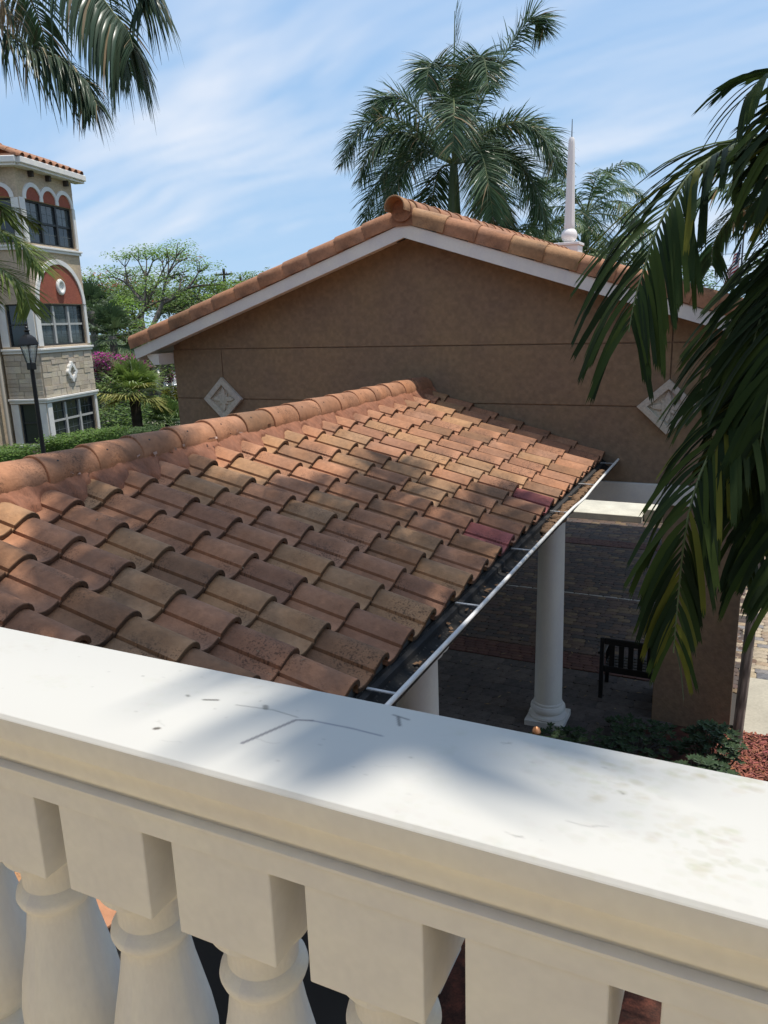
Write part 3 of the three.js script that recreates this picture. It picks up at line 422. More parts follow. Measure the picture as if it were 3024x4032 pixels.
// ---------- apartment building with a bay ----------
{
  const A = V(-18.9, 0, -16.45), B = V(-19.6, 0, -19.1), C = V(-19.85, 0, -16.0);
  const bld = thing('apartment_building', 'three storey beige apartment building with arched bay windows and stone panel', 'building', [-21, 0, -18]);
  const wallM = stucco(0.64, 0.51, 0.37, 2), shadeM = wallM, redM = stucco(0.40, 0.115, 0.07, 2), stoneTones = [[0.66, 0.56, 0.44], [0.60, 0.51, 0.40], [0.70, 0.61, 0.49], [0.55, 0.46, 0.35], [0.67, 0.57, 0.46]].map((t) => stucco(...t, 0.8));
  const mortarM = mat(0.42, 0.35, 0.27, 0.95), frameM = mat(0.022, 0.025, 0.027, 0.5), mullM = mat(0.42, 0.42, 0.40, 0.6);
  const glassM = new THREE.MeshPhysicalMaterial({ color: lin(0.02, 0.026, 0.03), roughness: 0.07, metalness: 0, specularIntensity: 1, ior: 1.6 });
  const slatTex = dataTex(128, (u, v) => { const s = 0.62 + 0.3 * (mod(v * 16, 1) < 0.7 ? 1 : 0) + (fbm(u * 6, v * 6, 990, 3, 6) - 0.5) * 0.3; return [s * 0.95, s, s]; });
  const blindGlass = [0.085, 0.12].map((k) => new THREE.MeshPhysicalMaterial({ color: lin(k, k * 1.08, k * 1.1), map: rep(slatTex, 0.7), roughness: 0.08, ior: 1.6 }));
  // geometry drawn in a face's own plane: u along the face, y up, d outwards
  const place = (g, o, dir) => { const n = V(-dir.z, 0, dir.x); g.applyMatrix4(new THREE.Matrix4().makeBasis(dir, V(0, 1, 0), n).setPosition(o.x, 0, o.z)); return uvBox(g); };
  const face = (P, Q) => { const dir = Q.clone().sub(P).normalize(); if (V(-dir.z, 0, dir.x).dot(V(-P.x, 0, -P.z)) < 0) return { o: Q, dir: dir.clone().negate(), len: P.distanceTo(Q) }; return { o: P, dir, len: P.distanceTo(Q) }; };
  const fb = (f, u0, u1, y0, y1, d0, d1, r = 0) => { const g = r ? new RoundedBoxGeometry(u1 - u0, y1 - y0, d1 - d0, 2, r) : new THREE.BoxGeometry(u1 - u0, y1 - y0, d1 - d0); g.translate((u0 + u1) / 2, (y0 + y1) / 2, (d0 + d1) / 2); return place(g, f.o, f.dir); };
  const fs = (f, shape, d0, d1, bevel = 0) => { const g = new THREE.ExtrudeGeometry(shape, { depth: d1 - d0, bevelEnabled: bevel > 0, bevelSize: bevel, bevelThickness: bevel, bevelSegments: 2, curveSegments: 20 }); g.translate(0, 0, d0); return place(g, f.o, f.dir); };
  const F = face(A, B), G = face(A, C), H = { o: V(-19.85, 0, -16.0), dir: V(0, 0, -1), len: 0 };
  const flip = F.o === B ? (u) => F.len - u : (u) => u; // u = 0 at the near corner A
  const L = F.len;
  // body behind the faces
  part('wall', [prism([[0, 0]].length ? [[-15.95, -0.1], [-15.95, 9.45], [-12, 9.45], [-12, -0.1]] : [], 'x', -26, -19.9), prism([[-19.05, -0.1], [-19.05, 9.45], [-15.95, 9.45], [-15.95, -0.1]], 'x', -26, -19.95)], wallM, bld);
  const wallSlab = (f, holes, y0, y1, name = 'bay_wall') => { const s = new THREE.Shape([new THREE.Vector2(0, y0), new THREE.Vector2(f.len, y0), new THREE.Vector2(f.len, y1), new THREE.Vector2(0, y1)]); for (const h of holes) s.holes.push(new THREE.Path(h.map(([a, b]) => new THREE.Vector2(a, b)))); return part(name, fs(f, s, -0.25, 0), wallM, bld); };
  const arc = (cx, cy, r, a0, a1, n = 20) => Array.from({ length: n + 1 }, (_, i) => { const a = lerp(a0, a1, i / n); return [cx + r * Math.cos(a), cy + r * Math.sin(a)]; });
  const wu0 = 0.26, wu1 = L - 0.16, ww = (wu1 - wu0) / 3, mid = (wu0 + wu1) / 2;
  const win = [{ y0: 1.68, y1: 2.86 }, { y0: 4.52, y1: 5.72 }, { y0: 7.40, y1: 8.58 }];
  const U = F.o === B ? (u) => L - u : (u) => u, hole = (u0, u1, y0, y1) => [[Math.min(U(u0), U(u1)), y0], [Math.max(U(u0), U(u1)), y0], [Math.max(U(u0), U(u1)), y1], [Math.min(U(u0), U(u1)), y1]];
  const FB = (u0, u1, y0, y1, d0, d1, r) => fb(F, Math.min(U(u0), U(u1)), Math.max(U(u0), U(u1)), y0, y1, d0, d1, r);
  wallSlab(F, win.map((w) => hole(wu0, wu1, w.y0, w.y1)), -0.1, 9.45);
  const GL = G.len, gU = G.o === A ? (u) => u : (u) => GL - u, GB2 = (u0, u1, y0, y1, d0, d1, r) => fb(G, Math.min(gU(u0), gU(u1)), Math.max(gU(u0), gU(u1)), y0, y1, d0, d1, r);
  const gw = [0.22, GL - 0.24];
  wallSlab(G, win.map((w) => [[Math.min(gU(gw[0]), gU(gw[1])), w.y0], [Math.max(gU(gw[0]), gU(gw[1])), w.y0], [Math.max(gU(gw[0]), gU(gw[1])), w.y1], [Math.min(gU(gw[0]), gU(gw[1])), w.y1]]), -0.1, 9.45);
  // windows
  win.forEach((w, k) => {
    const wn = part('window', [FB(wu0, wu1, w.y0, w.y0 + 0.05, -0.14, -0.06), FB(wu0, wu1, w.y1 - 0.05, w.y1, -0.14, -0.06), FB(wu0, wu0 + 0.05, w.y0 + 0.05, w.y1 - 0.05, -0.14, -0.06), FB(wu1 - 0.05, wu1, w.y0 + 0.05, w.y1 - 0.05, -0.14, -0.06)], frameM, bld);
    const ym = (w.y0 + w.y1) / 2 + 0.02, mm = k === 2 ? frameM : mullM;
    for (const u of [wu0 + ww, wu1 - ww]) part('mullion', [FB(u - 0.045, u + 0.045, w.y0 + 0.05, w.y1 - 0.05, -0.135, -0.05)], mm, wn);
    part('meeting_rail', [FB(wu0 + 0.05, wu1 - 0.05, ym - 0.03, ym + 0.03, -0.12, -0.062)], mm, wn);
    for (let c = 0; c < 3; c++) for (let r = 0; r < 2; r++) {
      const a = wu0 + c * ww + 0.045, b = a + ww - 0.09, y0 = r ? ym + 0.03 : w.y0 + 0.05, y1 = r ? w.y1 - 0.05 : ym - 0.03;
      part('pane', [FB(a, b, y0, y1, -0.115, -0.109)], r && k !== 0 || k === 1 ? blindGlass[(c + r + k) % 2] : glassM, wn);
      part('grille', [FB((a + b) / 2 - 0.008, (a + b) / 2 + 0.008, y0, y1, -0.1085, -0.104), FB(a, b, (y0 + y1) / 2 - 0.007, (y0 + y1) / 2 + 0.007, -0.1085, -0.1045)], mat(0.10, 0.115, 0.12, 0.5), wn);
    }
    const g0 = gw[0], g1 = gw[1], w2 = part('window', [GB2(g0, g1, w.y0, w.y0 + 0.04, -0.14, -0.06), GB2(g0, g1, w.y1 - 0.04, w.y1, -0.14, -0.06), GB2(g0, g0 + 0.04, w.y0 + 0.04, w.y1 - 0.04, -0.14, -0.06), GB2(g1 - 0.04, g1, w.y0 + 0.04, w.y1 - 0.04, -0.14, -0.06), GB2(g0 + 0.04, g1 - 0.04, ym - 0.02, ym + 0.02, -0.13, -0.07)], frameM, bld);
    for (const [y0, y1] of [[w.y0 + 0.04, ym - 0.02], [ym + 0.02, w.y1 - 0.04]]) part('pane', [GB2(g0 + 0.04, g1 - 0.04, y0, y1, -0.115, -0.109)], glassM, w2);
    // ledges
    const ly = [3.0, 4.44, 7.32][k], ledge = part('ledge', [FB(-0.06, L + 0.05, ly - 0.04, ly + 0.02, -0.02, 0.10, 0.01), FB(-0.04, L + 0.03, ly - 0.12, ly - 0.04, -0.02, 0.06, 0.008), GB2(-0.05, GL + 0.02, ly - 0.04, ly + 0.02, -0.02, 0.10, 0.01), GB2(-0.03, GL, ly - 0.12, ly - 0.04, -0.02, 0.06, 0.008)], white, bld);
    // pilasters beside the windows
    part('window_surround', [FB(0.012, wu0 - 0.02, w.y0, w.y1 + (k === 2 ? 0.02 : 0), -0.005, 0.035, 0.006), FB(wu1 + 0.02, L - 0.012, w.y0, w.y1, -0.005, 0.035, 0.006), GB2(0.012, gw[0] - 0.01, w.y0, w.y1, -0.005, 0.03, 0.006), GB2(gw[1] + 0.01, GL - 0.012, w.y0, w.y1, -0.005, 0.03, 0.006)], white, bld);
  });
  part('ledge', [FB(-0.05, L + 0.04, 1.58, 1.66, -0.02, 0.09, 0.01), GB2(-0.05, GL + 0.02, 1.58, 1.66, -0.02, 0.09, 0.01)], white, bld);
  // triple arches of the top storey
  const band = (cu, cy, r0, r1, d0, d1, m, name, p) => { const s = new THREE.Shape([...arc(U(cu), cy, r1, 0, Math.PI), ...arc(U(cu), cy, r0, Math.PI, 0)].map(([a, b]) => new THREE.Vector2(a, b))); return part(name, fs(F, s, d0, d1, 0.004), m, p); };
  const disc = (cu, cy, r, d0, d1, m, name, p) => { const s = new THREE.Shape(arc(U(cu), cy, r, 0, Math.PI).map(([a, b]) => new THREE.Vector2(a, b))); return part(name, fs(F, s, d0, d1), m, p); };
  for (let c = 0; c < 3; c++) { const cu = wu0 + (c + 0.5) * ww, a = band(cu, 8.585, ww / 2 - 0.035, ww / 2 + 0.075, 0.0 + c * 0.002, 0.045 + c * 0.002, white, 'arch_trim', bld); disc(cu, 8.585, ww / 2 - 0.04, 0.002, 0.014, redM, 'arch_panel', a); }
  { const r = (wu1 - wu0) / 2, a = band(mid, 5.74, r - 0.02, r + 0.115, 0.0, 0.05, white, 'arch_trim', bld); const pnl = disc(mid, 5.74, r - 0.025, 0.002, 0.016, redM, 'arch_panel', a);
    const ring = new THREE.TorusGeometry(0.155, 0.055, 12, 32); ring.scale(1, 1.15, 1); ring.translate(U(mid), 6.22, 0.05); part('medallion', [place(ring, F.o, F.dir)], white, bld); const md = new THREE.CylinderGeometry(0.14, 0.14, 0.03, 28); md.rotateX(Math.PI / 2); md.scale(1, 1.15, 1); md.translate(U(mid), 6.22, 0.035); part('medallion_plate', [place(md, F.o, F.dir)], trimGrey, bld); }
  { const r = (gw[1] - gw[0]) / 2, cu = gU((gw[0] + gw[1]) / 2); const s = new THREE.Shape([...arc(cu, 8.585, r + 0.1, 0, Math.PI), ...arc(cu, 8.585, r, Math.PI, 0)].map(([a, b]) => new THREE.Vector2(a, b))); part('arch_trim', fs(G, s, 0, 0.04, 0.004), white, bld); const s2 = new THREE.Shape(arc(cu, 8.585, r - 0.005, 0, Math.PI).map(([a, b]) => new THREE.Vector2(a, b))); part('arch_panel', fs(G, s2, 0.002, 0.014), redM, bld); }
  // stone panel, laid in random courses
  const rng = rngOf(91);
  const stones = (f, len, Um) => { part('stone_backing', [fb(f, 0.0, len, 3.03, 4.30, 0.002, 0.008)], mortarM, bld);
    const rowsH = [0.2, 0.13, 0.24, 0.16, 0.21, 0.14, 0.17]; let y = 3.035; for (const h of rowsH) { let u = 0.006; while (u < len - 0.03) { let w = 0.2 + rng() * 0.28; if (len - u - w < 0.12) w = len - u - 0.006; const split = h > 0.19 && rng() < 0.4; const d = 0.022 + rng() * 0.022; const put2 = (a, b) => part('stone', [fb(f, u, u + w - 0.008, a, b - 0.008, 0.004, d, 0.006)], stoneTones[Math.floor(rng() * 5)], bld); if (split) { put2(y, y + h * 0.45); put2(y + h * 0.45, y + h); } else put2(y, y + h); u += w; } y += h; } };
  stones(F, L); stones(G, GL);
  { // quatrefoil
    const cx = U(mid), cy = 3.7, q = (k) => { const s = []; for (let i = 0; i < 64; i++) { const a = i / 64 * Math.PI * 2, r = (0.15 + 0.042 * Math.abs(Math.cos(2 * a)) + 0.02 * Math.cos(8 * a)) * k; s.push(new THREE.Vector2(cx + r * 1.0 * Math.cos(a), cy + r * 1.22 * Math.sin(a))); } return s; };
    const s = new THREE.Shape(q(1.2)); s.holes.push(new THREE.Path(q(0.72))); part('quatrefoil', fs(F, s, 0.02, 0.10, 0.012), white, bld); part('quatrefoil_plate', fs(F, new THREE.Shape(q(0.8)), 0.03, 0.05), stoneTones[3], bld); }
  // eave: gutter, corbels, tiles
  const eave = part('eave_gutter', [FB(-0.2, L + 0.32, 9.42, 9.60, 0.16, 0.36, 0.03), FB(-0.16, L + 0.28, 9.36, 9.42, -0.02, 0.30), GB2(-0.2, GL + 0.4, 9.42, 9.60, 0.165, 0.355, 0.03), GB2(-0.16, GL + 0.4, 9.362, 9.42, -0.02, 0.30)], trimGrey, bld);
  for (const u of [0.62, 1.45, 2.35]) part('corbel', [FB(u - 0.05, u + 0.05, 9.2, 9.36, 0.002, 0.14, 0.01)], mat(0.05, 0.04, 0.035, 0.8), bld);
  part('corbel', [GB2(0.45, 0.55, 9.2, 9.36, 0.002, 0.14, 0.01)], mat(0.05, 0.04, 0.035, 0.8), bld); part('corbel', [FB(L - 0.02, L + 0.10, 9.0, 9.36, -0.2, -0.05, 0.01)], mat(0.05, 0.04, 0.035, 0.8), bld);
  part('roof_deck', [FB(-0.3, L + 0.2, 9.60, 9.66, -3.0, 0.3)], mat(0.35, 0.16, 0.09, 0.9), bld);
  const tg = barrel(0.5, 0.10, 0.112, 0.014, 0.2, 0, Math.PI, 10); const n = V(-F.dir.z, 0, F.dir.x);
  for (let r = 0; r < 3; r++) for (let c = 0; c < 10; c++) { const u = -0.1 + c * 0.325, d = 0.30 - (r + 1) * 0.42; const t = put('roof_tile', tg, CLAY[['orange', 'pink', 'orange'][(c + r) % 3]][c % 3], bld, 0, 0, 0); const p = F.o.clone().addScaledVector(F.dir, U(u)).addScaledVector(n, d); const o = origin(bld); t.position.set(p.x - o.x, 9.70 + (r + 1) * 0.16 - 0.1, p.z - o.z); t.rotation.set(0, Math.atan2(-n.z, n.x), 0); t.rotateZ(-0.36); }
  for (let c = 0; c < 9; c++) { const u = 0.0 + c * 0.36, t = put('ridge_tile', tg, CLAY[['orange', 'pink', 'tan'][c % 3]][c % 3], bld, 0, 0, 0); const p = F.o.clone().addScaledVector(F.dir, U(u)).addScaledVector(n, -0.95), o = origin(bld); t.position.set(p.x - o.x, 10.14 - c * 0.045, p.z - o.z); const dd = B.clone().sub(A).normalize(); t.rotation.set(0, Math.atan2(-dd.z, dd.x), 0); }
  part('roof_hip', [fb(F, Math.min(U(-0.4), U(L)), Math.max(U(-0.4), U(L)), 9.66, 10.05, -2.6, -1.0)], CLAY.orange[0], bld);
  part('downspout', [tube([[-19.72, 0.1, -15.7], [-19.72, 5, -15.7], [-19.72, 9.3, -15.7]], 0.055, 8, 8)], mat(0.5, 0.44, 0.36, 0.7), bld);
}
// ---------- street lamp ----------
{
  const x = -15.95, z = -13.6, k8 = 0.8, lamp = thing('street_lamp', 'black post lamp with tapered glass lantern before the apartment building', 'street lamp', [x, 0, z]);
  const b = lathe([[0.16, 0], [0.16, 0.12], [0.11, 0.2], [0.085, 0.6], [0.07, 0.75], [0.058, 0.9], [0.05, 3.9], [0.05, 4.05], [0.0, 4.05]].reverse(), 16); b.translate(x, 0, z); part('post', toCreasedNormals(b, rad(30)), darkMetal, lamp);
  part('collar', [rbox(x - 0.08, x + 0.08, 4.05, 4.22, z - 0.08, z + 0.08, 0.015)], darkMetal, lamp);
  const lan = part('lantern_frame', (() => { const g = []; for (const [sx, sz] of [[1, 1], [1, -1], [-1, 1], [-1, -1]]) g.push(taperTube([V(x + sx * 0.072, 4.22, z + sz * 0.072), V(x + sx * 0.104, 4.42, z + sz * 0.104), V(x + sx * 0.14, 4.64, z + sz * 0.14)], 0.011, 0.011, 3, 5).toNonIndexed()); g.push(box(x - 0.152, x + 0.152, 4.63, 4.66, z - 0.152, z - 0.132), box(x - 0.152, x + 0.152, 4.63, 4.66, z + 0.132, z + 0.152), box(x - 0.152, x - 0.132, 4.63, 4.66, z - 0.132, z + 0.132), box(x + 0.132, x + 0.152, 4.63, 4.66, z - 0.132, z + 0.132)); return g; })(), darkMetal, lamp);
  const glass = new THREE.MeshPhysicalMaterial({ color: lin(0.86, 0.88, 0.86), roughness: 0.25, transmission: 0.75, thickness: 0 });
  const gl = new THREE.CylinderGeometry(0.1375 * Math.SQRT2, 0.07 * Math.SQRT2, 0.4, 4, 1, true); gl.rotateY(Math.PI / 4); gl.translate(x, 4.425, z); part('glass', gl, glass, lan);
  const bulb = new THREE.SphereGeometry(0.045, 12, 8); bulb.translate(x, 4.36, z); part('bulb', bulb, mat(0.75, 0.72, 0.66, 0.3), lan); const st = new THREE.CylinderGeometry(0.03, 0.03, 0.12, 8); st.translate(x, 4.28, z); part('socket', st, darkMetal, lan);
  const rf = lathe([[0.165 * 1.38, 4.66], [0.16 * 1.36, 4.7], [0.136 * 1.3, 4.80], [0.08 * 1.3, 4.87], [0.06, 4.89], [0.05, 4.96], [0.0, 4.97]], 4); rf.rotateY(Math.PI / 4); rf.translate(x, 0, z); part('hood', toCreasedNormals(rf, rad(25)), darkMetal, lamp);
  const fi = lathe([[0.05, 4.95], [0.075, 4.985], [0.03, 5.0], [0.02, 5.03], [0.045, 5.06], [0.02, 5.09], [0.028, 5.13], [0.012, 5.16], [0.0, 5.22]], 12); fi.translate(x, 0, z); part('finial', toCreasedNormals(fi, rad(30)), darkMetal, lamp);
}
// ---------- bench behind the pillar ----------
{
  const x0 = -1.57, x1 = -0.2, z = -10.3 + 0.62, m = mat(0.008, 0.008, 0.009, 0.42);
  const b = thing('bench', 'black slatted bench seen from behind beside the tan pillar', 'bench', [-0.9, 0, z - 0.3]);
  // seat faces away from the camera, towards the drive
  for (const x of [x0, x1 - 0.05]) { part('leg', [box(x, x + 0.05, 0, 0.86, z - 0.05, z)], m, b); part('leg', [box(x, x + 0.05, 0, 0.6, z - 0.55, z - 0.5)], m, b); part('armrest', [rbox(x - 0.035, x + 0.055, 0.6, 0.635, z - 0.56, z - 0.052, 0.008)], m, b); }
  part('top_rail', [rbox(x0 + 0.052, x1 - 0.052, 0.77, 0.86, z - 0.045, z - 0.004, 0.012)], m, b); part('lower_rail', [rbox(x0 + 0.052, x1 - 0.052, 0.38, 0.47, z - 0.045, z - 0.004, 0.008)], m, b);
  for (let k = 0; k < 10; k++) { const a = x0 + 0.12 + k * 0.118; part('back_slat', [box(a, a + 0.066, 0.47, 0.77, z - 0.036, z - 0.016)], m, b); }
  for (let k = 0; k < 5; k++) part('seat_slat', [rbox(x0 + 0.052, x1 - 0.052, 0.41, 0.435, z - 0.5 + k * 0.09, z - 0.425 + k * 0.09, 0.006)], m, b);
}
// ---------- plants ----------
const leafMat = (r, g, b, o = {}) => new THREE.MeshPhysicalMaterial({ color: lin(r, g, b), roughness: 0.9, side: THREE.DoubleSide, transmission: 0.3, thickness: 0, clearcoat: 0.5, clearcoatRoughness: 0.38, ...o });
const vleaf = (o = {}) => leafMat(1, 1, 1, { vertexColors: true, ...o });
const barkTex = dataTex(256, (u, v) => { const a = fbm(u * 6, v * 14, 900, 4, 2), s = 0.75 + (a - 0.5) * 0.8; return [s, s, s]; });
const bark = mat(0.24, 0.19, 0.15, 0.95, { map: rep(barkTex, 0.4) }), palmGrey = mat(0.34, 0.31, 0.27, 0.9, { map: rep(barkTex, 0.5) }), crownGreen = mat(0.085, 0.12, 0.045, 0.5);
class Leaves { // strips of blade with a colour each, joined
  constructor() { this.p = []; this.c = []; this.i = []; this.n = 0; }
  strip(pts, axis, widths, col, fold = 0) { // pts: Vector3[], blade on both sides of the midrib
    const base = this.n; pts.forEach((p, k) => { const w = widths[k]; const a = axis.clone().multiplyScalar(w), f = fold * w; for (const s of [-1, 0, 1]) { this.p.push(p.x + a.x * s, p.y + a.y * s + Math.abs(s) * f, p.z + a.z * s); this.c.push(...col); this.n++; } });
    for (let k = 0; k < pts.length - 1; k++) for (let s = 0; s < 2; s++) { const a = base + k * 3 + s; this.i.push(a, a + 1, a + 3, a + 1, a + 4, a + 3); }
  }
  leaf(p, d, axis, len, w, col, bend = 0) { const b = this.n, m = p.clone().addScaledVector(d, len * 0.5), t = p.clone().addScaledVector(d, len); t.y -= bend * len; for (const q of [p, m.clone().addScaledVector(axis, w), m.clone().addScaledVector(axis, -w), t]) { this.p.push(q.x, q.y, q.z); this.c.push(...col); } this.n += 4; this.i.push(b, b + 2, b + 1, b + 1, b + 2, b + 3); }
  geo() { const g = new THREE.BufferGeometry(); g.setAttribute('position', new THREE.Float32BufferAttribute(this.p, 3)); g.setAttribute('color', new THREE.Float32BufferAttribute(this.c, 3)); g.setIndex(this.i); g.computeVertexNormals(); return g; }
}
const vary = (rng, c, k = 0.25) => { const s = 1 + (rng() - 0.5) * 2 * k, h = (rng() - 0.5) * k * 0.6; return [c[0] * s * (1 + h), c[1] * s, c[2] * s * (1 - h)]; };
// a feather frond along a curve; returns the blade geometry and the rachis geometry
function frond(curve, o, rng) {
  const L = new Leaves(), n = o.n ?? 46, UP = V(0, 1, 0);
  for (let i = 0; i < n; i++) {
    const t = lerp(o.t0 ?? 0.18, 0.995, (i + rng() * 0.4) / n), p = curve.getPoint(t), T = curve.getTangent(t).normalize();
    let S = new THREE.Vector3().crossVectors(T, UP); if (S.length() < 0.25) S.copy(o.sideHint ?? V(1, 0, 0)); S.normalize(); const N = new THREE.Vector3().crossVectors(S, T).normalize();
    const q = (t - (o.t0 ?? 0.18)) / (1 - (o.t0 ?? 0.18)), len = (o.len ?? 0.6) * (0.55 + 0.75 * Math.sin(Math.PI * Math.min(1, q * 0.82 + 0.16))) * (q > 0.85 ? 1 - (q - 0.85) * 1.6 : 1);
    for (const s of [-1, 1]) {
      const fw = lerp(o.fw0 ?? 0.35, o.fw1 ?? 1.1, q), lift = (o.plume ? (rng() - 0.5) * 2 * o.plume : (o.lift ?? 0.25)) + (rng() - 0.5) * 0.2;
      const d = S.clone().multiplyScalar(s).addScaledVector(T, fw).addScaledVector(N, lift).normalize(), l = len * (0.85 + rng() * 0.3), g = (o.droop ?? 0.5) * (0.7 + rng() * 0.6), K = o.segs ?? 4, pts = [];
      for (let k = 0; k <= K; k++) { const u = k / K, e = p.clone().addScaledVector(d, l * u * (1 - 0.28 * g * u)); e.y -= g * l * u * u * 0.85; pts.push(e); }
      const dir2 = pts[K].clone().sub(p).normalize(); let ax = T.clone().addScaledVector(dir2, -T.dot(dir2)); if (ax.length() < 0.1) ax.copy(N); ax.normalize(); if (o.roll) ax.applyAxisAngle(dir2, (rng() - 0.5) * o.roll);
      const w = (o.w ?? 0.02) * (0.8 + rng() * 0.4), prof = o.wide ? [0.3, 0.85, 1, 1.0, 0.7] : [0.5, 1, 0.9, 0.55, 0.06];
      L.strip(pts, ax, pts.map((_, k) => w * prof[Math.round(k / K * 4)]), rng() < (o.dry ?? 0.03) ? vary(rng, o.dryCol ?? [0.3, 0.22, 0.12]) : vary(rng, o.col, o.var ?? 0.25), o.fold ?? 0.25);
    }
  }
  const g = new THREE.TubeGeometry(curve, 22, 1, 5), P = g.attributes.position; for (let i = 0; i <= 22; i++) { const c = curve.getPointAt(i / 22), r = lerp(o.r0 ?? 0.03, 0.005, i / 22); for (let j = 0; j <= 5; j++) { const k = i * 6 + j; P.setXYZ(k, c.x + (P.getX(k) - c.x) * r, c.y + (P.getY(k) - c.y) * r, c.z + (P.getZ(k) - c.z) * r); } }
  return { blades: L.geo(), rachis: g };
}
const rachisMat = mat(0.14, 0.17, 0.06, 0.55);
const curveOf = (pts) => new THREE.CatmullRomCurve3(pts.map((p) => p.isVector3 ? p : V(...p)));
// a frond thrown from the crown: azimuth, starting elevation, length, sag
const thrown = (c, az, el, len, sag) => { const pts = []; const h = V(Math.cos(az), 0, Math.sin(az)); for (let k = 0; k <= 6; k++) { const u = k / 6, a = el - sag * u * u; const prev = pts[k - 1]; if (!prev) pts.push(c.clone()); else pts.push(prev.clone().addScaledVector(h, Math.cos(a) * len / 6).add(V(0, Math.sin(a) * len / 6, 0))); } return curveOf(pts); };
function palm(name, label, base, top, r, fronds, o, seed, group, shaft = 1.1) {
  const rng = rngOf(seed), t = thing(name, label, 'palm tree', [base.x, base.y, base.z], group);
  const mid = base.clone().lerp(top, 0.5); const st = top.clone().add(V(0, -shaft, 0));
  const pr = []; for (let k = 0; k <= 22; k++) { const u = k / 22; pr.push([r * (1.25 - 0.5 * u + 0.16 * Math.sin(u * 5)) * (1 + 0.012 * (k % 2)), u * (st.y - base.y)]); }
  const tg = lathe(pr, 14), lean = top.clone().sub(base); { const p = tg.attributes.position; for (let i = 0; i < p.count; i++) { const u = p.getY(i) / lean.y; p.setX(i, p.getX(i) + lean.x * u); p.setZ(i, p.getZ(i) + lean.z * u); } tg.translate(base.x, base.y, base.z); tg.computeVertexNormals(); }
  part('trunk', tg, o.trunk ?? palmGrey, t);
  const sg = lathe([[r * 1.12, 0], [r * 1.2, shaft * 0.15], [r * 0.95, shaft * 0.6], [r * 0.6, shaft]], 12); sg.translate(st.x, st.y, st.z); part('crownshaft', sg, crownGreen, t);
  for (const c of fronds) { const f = frond(c.curve ?? c, { ...o, ...(c.o ?? {}) }, rng); const m = part('frond', f.blades, o.leafMat, t); part('rachis', f.rachis, o.rachis ?? rachisMat, m); }
  return t;
}
const royalLeaf = vleaf({ clearcoat: 0.35, clearcoatRoughness: 0.25, transmission: 0.3, specularIntensity: 0.6 }), softLeaf = vleaf({ transmission: 0.42, clearcoat: 0, specularIntensity: 0.35 });
// the royal palm behind the pavilion; frond lines in metres to the picture's right, up, and towards us, from the crown
{
  const yaw = rad(25.715), right = V(Math.cos(yaw), 0, -Math.sin(yaw)), back = V(-Math.sin(yaw), 0, -Math.cos(yaw)), crown = V(-10.15, 10.35, -27.6), s = 27 / 1668;
  const F = (pts, o) => ({ curve: curveOf([[0, -10, 0], ...pts].map(([r, u, d]) => crown.clone().addScaledVector(right, r * s).addScaledVector(V(0, 1, 0), u * s).addScaledVector(back, -d * s))), o });
  const list = [
    F([[60, 110, 10], [120, 215, 20], [165, 262, 20], [190, 240, 10]]), F([[-55, 70, 0], [-105, 125, -10], [-145, 130, -20], [-172, 105, -30]]),
    F([[-80, 55, 20], [-150, 80, 30], [-210, 50, 40], [-240, -10, 40]]), F([[80, 55, 10], [150, 65, 20], [205, 30, 30], [238, -45, 30]]),
    F([[-60, 10, 40], [-110, -30, 60], [-150, -90, 70], [-180, -150, 70]]), F([[70, 15, 30], [125, -15, 50], [165, -70, 60], [195, -150, 60]]),
    F([[30, -5, 60], [55, -60, 90], [65, -110, 90], [80, -160, 90]], { dry: 0.4 }), F([[-25, -10, -50], [-40, -60, -80], [-48, -110, -90], [-52, -150, -90]]),
    F([[-20, 100, 60], [-40, 150, 110], [-60, 140, 150], [-70, 90, 170]]), F([[20, 110, 60], [35, 160, 110], [45, 150, 150], [50, 90, 180]]), F([[-10, 60, 90], [-15, 80, 160], [-20, 40, 220], [-25, -30, 240]]),
    F([[40, 60, -80], [80, 90, -150], [110, 60, -210], [120, 0, -230]]), F([[-45, 60, -80], [-90, 80, -150], [-120, 40, -200], [-130, -30, -220]]), F([[20, 10, 90], [40, -20, 150], [50, -80, 180], [60, -140, 180]]),
    F([[-70, 30, 40], [-125, 45, 60], [-175, 15, 70], [-205, -50, 70]]), F([[70, 40, 70], [130, 45, 100], [175, 5, 120], [200, -55, 120]]), F([[40, -5, -10], [85, -45, 0], [110, -95, 0], [125, -150, 0]]), F([[10, 130, -20], [45, 190, -40], [40, 200, -90], [30, 160, -130]]), F([[90, 30, -40], [150, 10, -70], [190, -50, -80], [210, -120, -80]]), F([[-85, 30, -40], [-140, 0, -60], [-180, -60, -70], [-205, -130, -70]]),
  ];
  const o = { n: 190, len: 1.02, w: 0.021, plume: 0.85, droop: 0.28, fw0: 0.5, fw1: 1.05, col: [0.068, 0.12, 0.05], dry: 0.05, t0: 0.14, leafMat: royalLeaf, r0: 0.05, segs: 3, roll: 1.2 };
  const t = palm('royal_palm', 'tall royal palm with full dark crown rising behind the pavilion roof', V(-10.15, -0.05, -27.6), crown, 0.2, list, o, 301, 'palms around the court', 2.2);
  const sp = new Leaves(), rr = rngOf(9), c0 = crown.clone(); part('spear_leaf', taperTube([c0, c0.clone().add(V(0.02, 2.2, 0)), c0.clone().add(V(0.08, 4.6, 0))], 0.055, 0.012, 10, 6), rachisMat, t);
  for (let k = 0; k < 26; k++) { const p = c0.clone().add(V(0.06 + rr() * 0.03, 3.2 + k * 0.05, 0)), d = V(0.12 + rr() * 0.35, 1, (rr() - 0.5) * 0.3).normalize(); sp.leaf(p, d, V(0.7, 0, 0.7), 0.75, 0.02, vary(rr, [0.06, 0.11, 0.045])); } part('young_blades', sp.geo(), royalLeaf, t);
}
